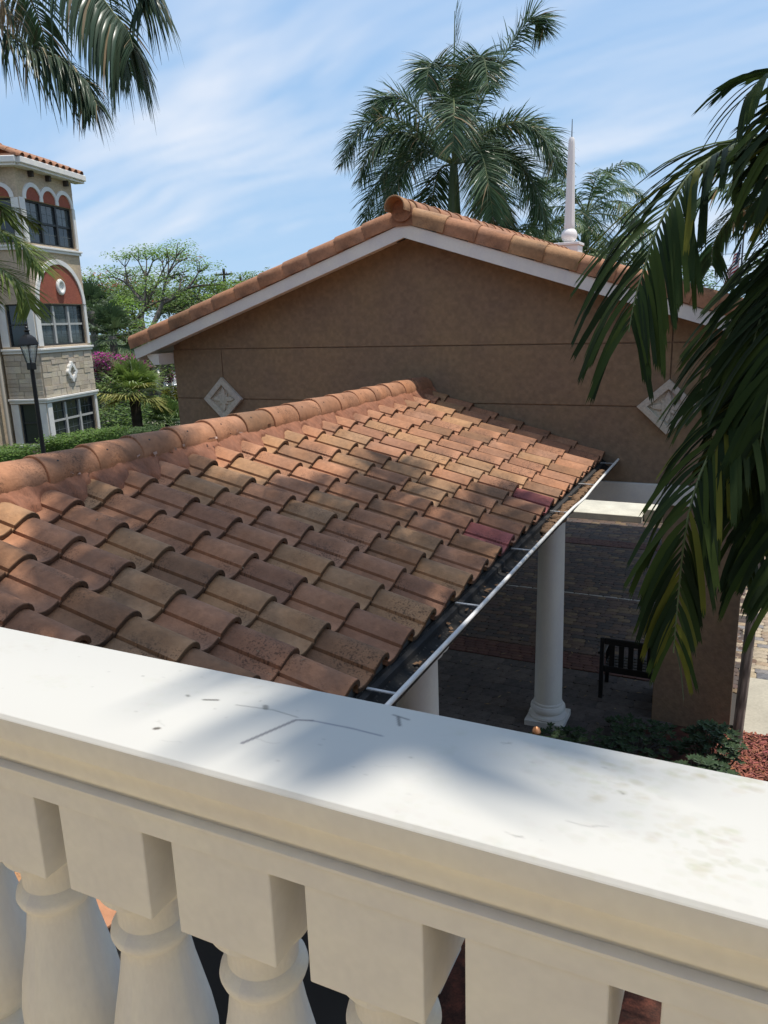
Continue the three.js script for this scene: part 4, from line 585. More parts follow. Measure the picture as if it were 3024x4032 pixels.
{ // greener palms farther back
  const mk = (name, label, b, h, r, len, n, seed, col, o2 = {}) => { const rng = rngOf(seed), c = V(b.x, h, b.z), fr = []; for (let i = 0; i < n; i++) fr.push(thrown(c, i * 2.399 + rng() * 0.4, lerp(1.25, -0.35, i / n) + (rng() - 0.5) * 0.2, len * (0.85 + rng() * 0.3), 1.5 + rng() * 0.5)); return palm(name, label, b, c, r, fr, { n: 56, len: 0.75, w: 0.024, plume: 0.5, droop: 0.5, col, leafMat: royalLeaf, segs: 3, roll: 1, ...o2 }, seed, 'palms around the court', 1.4); };
  mk('garden_palm', 'lighter green palm beside the spire, behind the pavilion', V(-7.1, -0.05, -35.6), 9.1, 0.17, 3.6, 17, 311, [0.062, 0.12, 0.04]);
  mk('garden_palm', 'low bushy palm under the royal palm, at its right', V(-7.9, -0.05, -29.2), 7.0, 0.13, 2.6, 15, 317, [0.075, 0.125, 0.035], { len: 0.6 });
  mk('garden_palm', 'yellowish palm tuft right of the spire pedestal', V(-5.6, -0.05, -33.5), 6.9, 0.13, 2.4, 14, 323, [0.095, 0.14, 0.035], { len: 0.6 });
}
// the palm whose fronds hang into the top corner, and a small palm below it: both stand outside the frame
{
  const rng = rngOf(401), c = V(-8.4, 9.45, -6.8);
  const L = [{ curve: curveOf([[-8.4, 9.45, -6.8], [-7.17, 9.05, -6.81], [-6.45, 8.48, -6.79], [-6.17, 8.11, -6.82], [-6.0, 7.9, -6.84], [-5.93, 7.72, -6.82]]), o: { len: 0.5, dry: 0.02, lift: -0.35, droop: 1.15, fw0: 0.3, fw1: 0.7, n: 120, w: 0.019 } },
    { curve: curveOf([[-8.4, 9.45, -6.8], [-8.46, 8.75, -7.1], [-7.96, 8.2, -7.34], [-7.60, 8.02, -7.46], [-7.31, 7.78, -7.53], [-7.16, 7.5, -7.52]]), o: { len: 0.46, plume: 0.9, droop: 0.8, n: 150, w: 0.013, dry: 0.08 } },
    { curve: curveOf([[-8.4, 9.45, -6.8], [-7.90, 9.5, -7.27], [-7.62, 9.47, -7.86], [-7.25, 9.25, -8.19], [-7.05, 9.0, -8.43], [-6.98, 8.8, -8.38]]), o: { len: 0.6, droop: 0.9, n: 80, w: 0.018 } },
    { curve: curveOf([[-8.4, 9.45, -6.8], [-8.03, 8.85, -6.77], [-7.6, 8.5, -6.69], [-7.4, 8.2, -6.71]]), o: { len: 0.36, plume: 0.8, dry: 0.75, droop: 0.7, w: 0.013 } }];
  for (let i = 0; i < 7; i++) L.push(thrown(c, 1.2 + i * 0.62, 0.9 - i * 0.12, 3, 1.6));
  palm('tall_palm', 'palm fronds hanging into the top left corner of the sky', V(-9.7, -0.05, -6.3), c, 0.16, L, { n: 60, len: 0.55, w: 0.022, droop: 0.7, col: [0.030, 0.064, 0.028], leafMat: royalLeaf, dry: 0.03, r0: 0.03 }, 402, 'palms around the court', 1.3);
  const c2 = V(-8.62, 6.1, -6.42), M = [[[-8.62, 6.1, -6.42], [-8.28, 6.16, -6.63], [-7.98, 6.08, -6.75], [-7.78, 5.92, -6.80], [-7.58, 5.66, -6.82]], [[-8.62, 6.1, -6.42], [-8.17, 5.85, -6.36], [-7.78, 5.68, -6.38], [-7.56, 5.5, -6.45], [-7.43, 5.22, -6.43]], [[-8.62, 6.1, -6.42], [-8.54, 6.5, -6.82], [-8.38, 6.46, -7.00], [-8.30, 6.3, -6.98]], [[-8.62, 6.1, -6.42], [-8.3, 5.95, -6.2], [-8.05, 5.7, -6.2], [-7.9, 5.4, -6.2]]].map((p) => ({ curve: curveOf(p), o: { len: 0.4, n: 58, w: 0.0115, droop: 0.22, fw0: 0.6, fw1: 1.3, plume: 0.35, col: [0.16, 0.215, 0.045] } }));
  for (let i = 0; i < 6; i++) M.push(thrown(c2, 1.4 + i * 0.7, 0.7, 1.3, 1.4));
  palm('small_palm', 'yellow green palm fronds at the left edge before the apartment bay', V(-9.6, -0.05, -6.1), c2, 0.07, M, { n: 34, len: 0.3, w: 0.016, droop: 0.4, col: [0.115, 0.15, 0.035], leafMat: softLeaf, t0: 0.2, r0: 0.014 }, 403, 'palms around the court', 0.6);
}
// two tall palms outside the frame whose crowns dapple the walkway roof and the rail
{
  const c = V(0.6, 11.2, -4.5), fr = [[1.30, 3.4, 0.55], [1.0, 3.8, 0.5], [0.55, 3.0, 0.6], [3.1, 2.3, 0.2], [2.75, 1.9, 0.7], [3.6, 2.6, 0.1], [4.1, 3.3, 0.3], [4.6, 3.3, 0.6], [5.3, 3, 0.2], [6.0, 3, 0.5], [2.2, 2.2, 0.9], [3.4, 1.6, 0.95], [2.4, 3.1, 0.3], [2.7, 2.6, 0.45], [3.0, 3.0, 0.55], [3.3, 3.2, 0.65], [1.75, 2.6, 0.95]].map(([az, len, el]) => thrown(c, az, el, len, 1.2));
  palm('royal_palm', 'tall royal palm standing just outside the picture, right of the gutter', V(1.5, -0.05, -4.1), c, 0.17, fr, { n: 64, len: 0.66, w: 0.026, plume: 0.6, droop: 0.5, col: [0.040, 0.078, 0.036], leafMat: royalLeaf, t0: 0.14, segs: 3, r0: 0.04 }, 451, 'palms around the court', 1.6);
}
// ---------- solitaire palms at the right edge: broad leaflets with torn ends ----------
{
  const rng = rngOf(501), crown = V(0.36, 5.75, -6.1);
  const t = thing('solitaire_palm', 'dark palm with broad ragged leaflets hanging down the right side', 'palm tree', [0.55, -0.05, -6.2], 'palms around the court');
  const pr = []; for (let k = 0; k <= 14; k++) { const u = k / 14; pr.push([lerp(0.075, 0.05, u) * (1 + 0.02 * (k % 2)), u * 5.2]); } const tg = lathe(pr, 12); { const p = tg.attributes.position; for (let i = 0; i < p.count; i++) { const u = p.getY(i) / 5.2; p.setX(i, p.getX(i) + 0.55 - 0.19 * u); p.setZ(i, p.getZ(i) - 6.2 + 0.1 * u); } tg.translate(0, -0.05, 0); tg.computeVertexNormals(); } part('trunk', tg, palmGrey, t);
  const sg = lathe([[0.055, 0], [0.065, 0.1], [0.05, 0.5], [0.025, 0.75]], 12); sg.translate(0.365, 5.1, -6.1); part('crownshaft', sg, crownGreen, t);
  const M = [leafMat(0.030, 0.054, 0.013), leafMat(0.040, 0.068, 0.014), leafMat(0.024, 0.042, 0.013), leafMat(0.06, 0.09, 0.015), leafMat(0.17, 0.165, 0.02)].map((m) => { m.transmission = 0.33; m.clearcoat = 0; m.specularIntensity = 0.35; return m; });
  const lines = [
    [[0.12, 6.0, -5.94], [-0.13, 6.01, -5.71], [-0.43, 5.82, -5.40], [-0.53, 5.64, -5.24], [-0.60, 5.46, -5.10], [-0.64, 5.28, -5.03], [-0.68, 5.08, -4.95], [-0.70, 4.88, -4.88]],
    [[0.21, 5.11, -5.63], [0.06, 4.73, -5.33], [-0.09, 4.42, -5.06], [-0.24, 4.08, -4.88], [-0.30, 3.77, -4.76], [-0.32, 3.37, -4.76], [-0.32, 2.98, -4.65]],
    [[0.20, 5.55, -6.07], [0.04, 5.28, -5.88], [-0.12, 4.96, -5.69], [-0.24, 4.64, -5.54], [-0.32, 4.38, -5.42]],
    [[0.24, 5.29, -5.91], [0.14, 4.78, -5.61], [0.07, 4.27, -5.43], [0.03, 3.76, -5.25], [0.03, 3.33, -5.14]],
    [[0.35, 4.89, -5.40], [0.29, 4.24, -5.08], [0.23, 3.72, -4.90], [0.2, 3.3, -4.76]],
    [[0.24, 5.95, -5.39], [0.10, 6.2, -5.26], [-0.06, 6.22, -5.08], [-0.17, 6.08, -4.98]],
    [[0.26, 5.57, -5.63], [0.13, 5.38, -5.38], [0.03, 5.07, -5.23], [-0.04, 4.72, -5.07]],
    [[0.26, 5.9, -5.7], [0.14, 5.98, -5.5], [0.02, 5.94, -5.3], [-0.06, 5.84, -5.14]],
    [[0.3, 5.5, -5.8], [0.22, 5.1, -5.5], [0.14, 4.7, -5.3], [0.08, 4.3, -5.15]],
    [[0.26, 5.8, -5.6], [0.18, 5.86, -5.3], [0.1, 5.72, -5.1], [0.06, 5.52, -4.97]],
    [[0.33, 5.2, -5.9], [0.25, 4.7, -5.7], [0.19, 4.25, -5.6], [0.16, 3.85, -5.5], [0.15, 3.5, -5.4]],
    [[0.3, 5.45, -5.5], [0.2, 5.15, -5.2], [0.12, 4.8, -5.0], [0.07, 4.45, -4.9], [0.05, 4.1, -4.85]],
    [[0.32, 5.5, -6.2], [0.22, 5.2, -6.2], [0.14, 4.85, -6.1], [0.1, 4.5, -6.0]],
    [[0.32, 5.3, -5.7], [0.2, 4.95, -5.35], [0.08, 4.6, -5.1], [0.0, 4.25, -4.95], [-0.03, 3.9, -4.9]],
  ];
  for (const az of [0.1, 0.9, -0.8, 1.8]) { const c = thrown(crown, az, 0.7, 1.7, 1.9); lines.push(c.points.slice(1).map((p) => [p.x, p.y, p.z])); }
  const UP = V(0, 1, 0);
  lines.forEach((ln, f) => {
    const curve = curveOf([[0.36, 5.75, -6.1], ...ln]), len = curve.getLength(), n = Math.round(len / (f === 0 ? 0.055 : 0.06));
    const rg = new THREE.TubeGeometry(curve, 24, 1, 6), P = rg.attributes.position; for (let i = 0; i <= 24; i++) { const c = curve.getPointAt(i / 24), r = lerp(0.018, 0.004, i / 24); for (let j = 0; j <= 6; j++) { const k = i * 7 + j; P.setXYZ(k, c.x + (P.getX(k) - c.x) * r, c.y + (P.getY(k) - c.y) * r, c.z + (P.getZ(k) - c.z) * r); } }
    const fr = part('frond', rg, rachisMat, t);
    for (let i = 0; i < n; i++) for (const s of [-1, 1]) {
      const u = lerp(0.16, 0.99, (i + 0.25 * s + 0.3) / n), p = curve.getPointAt(clamp(u, 0, 1)), T = curve.getTangentAt(clamp(u, 0, 1));
      let S = new THREE.Vector3().crossVectors(T, UP); if (S.length() < 0.3) S = V(0.75, 0, -0.66); S.normalize(); const N = new THREE.Vector3().crossVectors(S, T).normalize();
      const q = (u - 0.16) / 0.83, l = (f === 0 ? 1.32 : 1) * (0.34 + 0.20 * Math.sin(Math.PI * Math.min(1, q * 0.9 + 0.15))) * (0.85 + rng() * 0.3) * (q > 0.85 ? 0.8 : 1), d = S.clone().multiplyScalar(s).addScaledVector(T, lerp(0.6, 1.5, q) + rng() * 0.2).addScaledVector(N, 0.2 + (rng() - 0.5) * 0.35).normalize(), g = 0.35 + rng() * 0.4, K = 6, pts = [];
      for (let k = 0; k <= K; k++) { const v = k / K, e = p.clone().addScaledVector(d, l * v * (1 - 0.26 * g * v)); e.y -= g * l * v * v * 0.8; pts.push(e); }
      const d2 = pts[K].clone().sub(p).normalize(); let ax = T.clone().addScaledVector(d2, -T.dot(d2)); if (ax.length() < 0.1) ax.copy(N); ax.normalize().applyAxisAngle(d2, (rng() - 0.5) * 0.9);
      const w = (0.0145 + 0.008 * rng()) * (q < 0.1 ? 0.7 : 1), prof = [0.35, 0.75, 0.95, 1.0, 1.0, 0.95, 0.8], b = new Leaves(); b.strip(pts, ax, prof.map((k) => k * w), [1, 1, 1], 0.3);
      // torn end: a few teeth of unequal length
      const e = pts[K], ed = pts[K].clone().sub(pts[K - 1]).normalize(); for (let k = 0; k < 3; k++) { const c0 = lerp(-0.8, 0.35, k / 2) * w, c1 = c0 + 0.5 * w, lt = 0.012 + rng() * 0.05; const a0 = e.clone().addScaledVector(ax, c0), a1 = e.clone().addScaledVector(ax, c1), tip = e.clone().addScaledVector(ax, (c0 + c1) / 2 + (rng() - 0.5) * w * 0.3).addScaledVector(ed, lt); const bi = b.n; for (const v of [a0, a1, tip]) { b.p.push(v.x, v.y + 0.3 * Math.abs((v === tip ? 0 : v === a0 ? c0 : c1)), v.z); b.c.push(1, 1, 1); } b.n += 3; b.i.push(bi, bi + 1, bi + 2); }
      const geo = b.geo(); geo.deleteAttribute('color'); part('leaflet', geo, M[rng() < (f === 1 && s < 0 ? 0.15 : 0.05) ? 4 : Math.floor(rng() * 4)], fr);
    }
  });
}
// the slim palm standing in the mulch
{
  const rng = rngOf(521), b = V(0.13, -0.05, -9.12), c = V(0.3, 6.05, -9.3), fr = [];
  for (let i = 0; i < 11; i++) fr.push(thrown(c, i * 2.399 + 1, lerp(1.0, 0.0, i / 11), 1.4, 1.7));
  palm('slim_palm', 'slim grey palm trunk rising from red mulch beside the pavilion pillar', b, c, 0.046, fr, { n: 44, len: 0.42, w: 0.017, lift: 0.2, droop: 0.6, col: [0.045, 0.085, 0.03], leafMat: softLeaf, r0: 0.015, trunk: mat(0.46, 0.37, 0.29, 0.9, { map: rep(barkTex, 0.5) }) }, 522, 'palms around the court', 0.7);
}
// ---------- planting bed ----------
{
  const rng = rngOf(601);
  struct('mulch_bed', (() => { const g = new THREE.PlaneGeometry(9, 9.0, 40, 40); g.rotateX(-Math.PI / 2); g.translate(2.5, -0.02, -4.92); const p = g.attributes.position; for (let i = 0; i < p.count; i++) p.setY(i, -0.02 + (fbm(p.getX(i) * 3, p.getZ(i) * 3, 44, 3) - 0.5) * 0.03); g.computeVertexNormals(); return uvBox(g); })(), mat(0.17, 0.055, 0.04, 0.95, { map: rep(noiseGround, 0.5) }), 'red wood chip mulch beside the walk');
  const chip = new THREE.BoxGeometry(0.055, 0.006, 0.013), n = 5200, im = new THREE.InstancedMesh(chip, mat(0.27, 0.085, 0.06, 0.9), n), o = new THREE.Object3D(); im.name = 'mulch_chips'; im.castShadow = im.receiveShadow = true;
  for (let i = 0; i < n; i++) { o.position.set(lerp(-0.1, 1.5, rng()), 0.004 + rng() * 0.02, lerp(-9.42, -7.4, rng())); o.rotation.set((rng() - 0.5) * 0.8, rng() * 6, (rng() - 0.5) * 0.8); const s = 0.5 + rng() * 1.1; o.scale.set(s, 1, 0.6 + rng()); o.updateMatrix(); im.setMatrixAt(i, o.matrix); const k = 0.5 + rng() * 0.9; im.setColorAt(i, lin(k, k * (0.85 + rng() * 0.5), k * (0.85 + rng() * 0.4))); }
  tag(im, 'red wood chips strewn over the mulch bed', 'mulch', null, 'stuff'); scene.add(im);
  // shrubs with whorled leaves
  const shrubM = vleaf({ transmission: 0.3, clearcoat: 0, specularIntensity: 0.5 });
  const shrub = (x, z, r, h, whorls, col, label) => { const t = thing('shrub', label, 'shrub', [x, 0, z], 'shrubs in the planting bed'); const L = new Leaves(), st = []; for (let i = 0; i < whorls; i++) { const a = rng() * 6.28, rr = r * Math.sqrt(rng()), y = h * (0.35 + 0.65 * Math.pow(rng(), 0.6)) * (1 - 0.3 * (rr / r) ** 2), c = V(x + rr * Math.cos(a), y, z + rr * Math.sin(a)); if (i % 3 === 0) st.push(taperTube([V(x + rr * 0.3 * Math.cos(a), -0.02, z + rr * 0.3 * Math.sin(a)), V(x + rr * 0.7 * Math.cos(a), y * 0.5, z + rr * 0.7 * Math.sin(a)), c], 0.008, 0.004, 4, 4).toNonIndexed()); const tilt = V((rng() - 0.5) * 0.7 + Math.cos(a) * 0.3, 1, (rng() - 0.5) * 0.7 + Math.sin(a) * 0.3).normalize(); for (let k = 0; k < 7; k++) { const b = k * 0.9 + rng() * 0.5, d = V(Math.cos(b), 0.25 + rng() * 0.5, Math.sin(b)).addScaledVector(tilt, 0.25).normalize(), ax = new THREE.Vector3().crossVectors(d, V(0, 1, 0)).normalize(); L.leaf(c, d, ax, 0.055 + rng() * 0.035, 0.013 + rng() * 0.006, vary(rng, col, 0.3), 0.15); } }
    part('stems', st, bark, t).userData.kind = 'stuff'; part('leaves', L.geo(), shrubM, t); return t; };
  shrub(-0.1, -8.35, 0.3, 0.6, 170, [0.05, 0.085, 0.035], 'green shrub with whorled leaves at the foot of the slim palm');
  shrub(-0.15, -7.6, 0.36, 0.55, 190, [0.045, 0.08, 0.033], 'leafy shrub nearest the rail, beside red mulch');
  shrub(-0.9, -8.6, 0.5, 0.2, 150, [0.045, 0.08, 0.032], 'dark shrub in the shade before the tan pillar');
  shrub(-1.05, -7.7, 0.5, 0.2, 150, [0.045, 0.08, 0.032], 'dark shrub in the shade, halfway to the column');
  shrub(-1.7, -8.15, 0.4, 0.18, 120, [0.045, 0.08, 0.032], 'dark shrub in the shade at the column base');
  shrub(-1.9, -7.3, 0.5, 0.2, 140, [0.045, 0.08, 0.032], 'dark shrub by the small copper path light');
  shrub(-1.1, -6.6, 0.6, 0.25, 140, [0.045, 0.08, 0.032], 'dark shrub low behind the middle of the rail');
  const pl = thing('path_light', 'small copper path light among the dark shrubs', 'path light', [-1.9, 0, -7.68]);
  const copper = mat(0.5, 0.24, 0.12, 0.4, { metalness: 0.6 }); const a = new THREE.CylinderGeometry(0.018, 0.022, 0.46, 10); a.translate(-1.9, 0.22, -7.68); part('stem', a, copper, pl); const hd = lathe([[0.0, 0.55], [0.035, 0.53], [0.05, 0.49], [0.048, 0.465], [0.0, 0.46]].reverse(), 16); hd.translate(-1.9, 0, -7.68); part('cap', hd, copper, pl);
}
// fallen leaves on the pavers and walkway tiles
{
  const rng = rngOf(661), L = new Leaves();
  for (let i = 0; i < 150; i++) { const b = rng() * 6.28; L.leaf(V(lerp(-4.2, -0.9, rng()), 0.012 + rng() * 0.006, lerp(-15, -8.9, rng())), V(Math.cos(b), 0.08, Math.sin(b)), V(-Math.sin(b), 0, Math.cos(b)), 0.05 + rng() * 0.06, 0.011, vary(rng, [0.25, 0.17, 0.08], 0.4)); }
  for (let i = 0; i < 60; i++) { const b = rng() * 6.28, lx = lerp(-3.4, -1.65, rng()); L.leaf(V(lx, planeY(lx) + 0.098, lerp(-8.5, -1.5, rng())), V(Math.cos(b), -0.2 * Math.cos(b), Math.sin(b)).normalize(), V(-Math.sin(b), 0, Math.cos(b)), 0.015 + rng() * 0.025, 0.004, vary(rng, [0.22, 0.15, 0.08], 0.4)); }
  tag(part('fallen_leaves', L.geo(), vleaf({ transmission: 0.1, clearcoat: 0 })), 'dry brown leaf bits lying on pavers and roof tiles', 'leaves', null, 'stuff');
}
// ---------- garden and car park at the left ----------
// a tree of real limbs; tips carry clumps of leaves
function tree(name, label, base, o, seed, group) {
  const rng = rngOf(seed), t = thing(name, label, o.cat ?? 'tree', [base.x, base.y, base.z], group), wood = [], tips = [];
  const grow = (p, d, len, r, lv) => {
    const pts = [p.clone()]; let q = p.clone(), e = d.clone(); const K = 3;
    for (let k = 0; k < K; k++) { e.add(V((rng() - 0.5) * o.wob, (rng() - 0.5) * o.wob * 0.6 + (o.up ?? 0), (rng() - 0.5) * o.wob)).normalize(); q = q.clone().addScaledVector(e, len / K); pts.push(q); }
    wood.push(taperTube(pts, r, r * 0.62, lv < 2 ? 6 : 3, lv < 2 ? 7 : 4).toNonIndexed());
    if (lv >= o.levels) { tips.push([q, e]); return; }
    const n = o.split[Math.min(lv, o.split.length - 1)];
    for (let i = 0; i < n; i++) { const az = (i + rng() * 0.6) / n * 6.283, sp = o.spread[Math.min(lv, o.spread.length - 1)] * (0.75 + rng() * 0.5), s = new THREE.Vector3().crossVectors(e, Math.abs(e.y) > 0.9 ? V(1, 0, 0) : V(0, 1, 0)).normalize().applyAxisAngle(e, az); const d2 = e.clone().multiplyScalar(Math.cos(sp)).addScaledVector(s, Math.sin(sp)); d2.y = d2.y * (o.flat ?? 1) + (o.rise ?? 0); grow(q, d2.normalize(), len * o.ratio * (0.8 + rng() * 0.4), r * 0.6, lv + 1); }
  };
  grow(base.clone(), o.dir ?? V(0, 1, 0), o.trunk, o.r, 0);
  part('trunk', wood, o.bark ?? bark, t);
  const L = new Leaves();
  for (const [p, e] of tips) { if (rng() < (o.bare ?? 0)) continue; const fl = rng() < (o.flower ?? 0); for (let i = 0; i < o.leaves; i++) { const a = rng() * 6.28, rr = o.clump * Math.pow(rng(), 0.6), c = p.clone().add(V(rr * Math.cos(a), (rng() - 0.5) * o.clump * o.thick, rr * Math.sin(a))); const b = rng() * 6.28, d = V(Math.cos(b), (rng() - 0.5) * 0.9, Math.sin(b)).normalize(), ax = new THREE.Vector3().crossVectors(d, V((rng() - 0.5), 1, (rng() - 0.5))).normalize(); L.leaf(c, d, ax, o.leaf * (0.6 + rng() * 0.8), o.leaf * 0.3, fl && rng() < 0.5 ? vary(rng, [0.35, 0.06, 0.03], 0.3) : vary(rng, o.cols[Math.floor(rng() * o.cols.length)], 0.3), 0.2); } }
  part('crown', L.geo(), o.leafMat ?? softLeaf, t); return t;
}
tree('poinciana_tree', 'spreading poinciana with bare limbs, thin leaves and red blossoms behind the apartment building', V(-32.6, -0.05, -36.2), { dir: V(0.1, 1, 0), trunk: 4.0, r: 0.3, levels: 4, split: [5, 4, 3, 3], spread: [0.95, 0.55, 0.5, 0.55], ratio: 0.66, wob: 0.35, flat: 0.75, rise: 0.10, leaves: 95, clump: 0.95, thick: 0.45, leaf: 0.16, bare: 0.2, flower: 0.10, cols: [[0.20, 0.33, 0.05], [0.25, 0.38, 0.07], [0.15, 0.26, 0.04]], bark: mat(0.12, 0.10, 0.085, 0.95) }, 701, 'trees behind the apartment building');
tree('poinciana_tree', 'smaller half bare poinciana just left of the pavilion roof', V(-30.5, -0.05, -42.5), { dir: V(0.05, 1, 0), trunk: 3.6, r: 0.22, levels: 4, split: [3, 3, 3, 2], spread: [0.9, 0.6, 0.55, 0.6], ratio: 0.68, wob: 0.4, flat: 0.8, rise: 0.10, leaves: 110, clump: 0.8, thick: 0.4, leaf: 0.17, bare: 0.3, flower: 0.07, cols: [[0.22, 0.33, 0.06], [0.18, 0.28, 0.05]], bark: mat(0.12, 0.10, 0.085, 0.95) }, 709, 'trees behind the apartment building');
[[-46, -44, 4.2, 'broad dark tree far behind the poinciana'], [-52, -58, 5.2, 'far tree on the skyline between building and pavilion'], [-41, -52, 4.2, 'mid green tree behind the bare poinciana limbs'], [-58, -50, 5, 'far tree half hidden by the apartment building'], [-45, -64, 5, 'far tree touching the pavilion roof edge'], [-36, -56, 4.4, 'green tree peeking over the pavilion eave'], [-66, -70, 6, 'farthest tree of the skyline row']].forEach(([x, z, h, label], i) =>
  tree('shade_tree', label, V(x, -0.05, z), { trunk: h * 0.8, r: 0.26, levels: 3, split: [4, 4, 3], spread: [0.75, 0.7, 0.7], ratio: 0.64, wob: 0.3, flat: 0.9, rise: 0.12, leaves: 110, clump: 1.5, thick: 0.9, leaf: 0.3, cols: [[0.12, 0.19, 0.045], [0.095, 0.15, 0.045], [0.15, 0.21, 0.05]] }, 720 + i, 'trees behind the apartment building'));
tree('shade_tree', 'bright green tree beyond the flag, right of the pavilion ridge', V(-5.2, -0.05, -55.5), { trunk: 3.4, r: 0.25, levels: 3, split: [4, 4, 3], spread: [0.7, 0.7, 0.7], ratio: 0.62, wob: 0.3, rise: 0.1, leaves: 70, clump: 0.9, thick: 0.8, leaf: 0.26, cols: [[0.12, 0.21, 0.05], [0.09, 0.17, 0.045]] }, 741, 'trees beyond the flag');
tree('shade_tree', 'dark tree beyond the flag at the right edge', V(1.2, -0.05, -52), { trunk: 3.4, r: 0.25, levels: 3, split: [4, 4, 3], spread: [0.7, 0.7, 0.7], ratio: 0.66, wob: 0.3, rise: 0.12, leaves: 60, clump: 0.9, thick: 0.8, leaf: 0.26, cols: [[0.06, 0.11, 0.04], [0.08, 0.14, 0.04]] }, 743, 'trees beyond the flag');
[[-30.2, -34.2, 'leafy green tree low behind the magenta flowers'], [-27.6, -35.6, 'leafy green tree beside the pavilion eave'], [-34.5, -33.0, 'leafy green tree close behind the apartment wall']].forEach(([x, z, label], i) => tree('shade_tree', label, V(x, -0.05, z), { trunk: 2.0, r: 0.2, levels: 3, split: [4, 4, 3], spread: [0.8, 0.7, 0.7], ratio: 0.62, wob: 0.35, flat: 0.9, rise: 0.1, leaves: 80, clump: 0.85, thick: 0.8, leaf: 0.17, cols: [[0.13, 0.21, 0.045], [0.10, 0.17, 0.04], [0.17, 0.25, 0.06]], bark: mat(0.25, 0.22, 0.19, 0.95) }, 750 + i, 'trees behind the apartment building'));
// fan palms
function fanPalm(name, label, base, crown, R, n, col, seed, group, o = {}) {
  const rng = rngOf(seed), t = thing(name, label, 'palm tree', [base.x, base.y, base.z], group);
  part('trunk', taperTube([base, base.clone().lerp(crown, 0.5).add(V(0.04, 0, 0.02)), crown], o.r ?? 0.16, (o.r ?? 0.16) * 1.1, 8, 9), o.trunk ?? mat(0.06, 0.045, 0.035, 0.95, { map: rep(barkTex, 0.3) }), t);
  for (let i = 0; i < n; i++) {
    const L = new Leaves(), az = i * 2.399 + rng() * 0.9, Rk = R * (0.8 + rng() * 0.35), el = lerp(1.5, -0.55, Math.pow(i / n, 1.15)) + (rng() - 0.5) * 0.5, d = V(Math.cos(az) * Math.cos(el), Math.sin(el), Math.sin(az) * Math.cos(el)), c = crown.clone().addScaledVector(d, Rk * 0.45), side = new THREE.Vector3().crossVectors(d, V(0, 1, 0)).normalize(), up = new THREE.Vector3().crossVectors(side, d).normalize(), col2 = i > n * 0.72 ? (o.old ?? col) : col;
    L.strip([crown.clone(), c], side, [0.012, 0.009], col2);
    for (let k = 0; k < 22; k++) { const a = lerp(-1.75, 1.75, (k + 0.5) / 22), e = d.clone().multiplyScalar(Math.cos(a)).addScaledVector(side, Math.sin(a)).addScaledVector(up, 0.12 + 0.1 * Math.cos(a)).normalize(), l = Rk * 0.62 * (1 - 0.25 * Math.abs(a) / 1.75) * (0.8 + rng() * 0.35), ax = side.clone().multiplyScalar(Math.cos(a)).addScaledVector(d, -Math.sin(a)).normalize(), m = c.clone().addScaledVector(e, l * 0.55), tp = c.clone().addScaledVector(e, l); tp.y -= l * (0.08 + rng() * 0.3); L.strip([c, m, tp], ax, [0.006, 0.019 * R, 0.003], vary(rng, col2, 0.22), 0.2); }
    part('fan_leaf', L.geo(), o.leafMat ?? softLeaf, t);
  }
  return t;
}
fanPalm('fan_palm', 'bushy green fan palm with dark trunk between apartment building and pavilion', V(-19.6, -0.05, -20.85), V(-19.62, 2.75, -20.86), 1.4, 62, [0.17, 0.25, 0.055], 761, 'fan palms', { old: [0.34, 0.33, 0.08], r: 0.17 });
fanPalm('fan_palm', 'short fan palm at the foot of the bushy one, right side', V(-19.0, -0.05, -21.7), V(-18.95, 1.55, -21.72), 1.1, 30, [0.12, 0.19, 0.045], 763, 'fan palms', { r: 0.12 });
fanPalm('cabbage_palm', 'dark cabbage palm behind the magenta flowers', V(-26.4, -0.05, -27.3), V(-26.5, 4.6, -27.2), 1.6, 36, [0.075, 0.12, 0.05], 765, 'cabbage palms', { trunk: palmGrey });
fanPalm('cabbage_palm', 'dark cabbage palm close to the apartment wall, higher than the other', V(-29.5, -0.05, -29.0), V(-29.6, 5.8, -29.2), 1.6, 36, [0.07, 0.115, 0.048], 767, 'cabbage palms', { trunk: palmGrey });
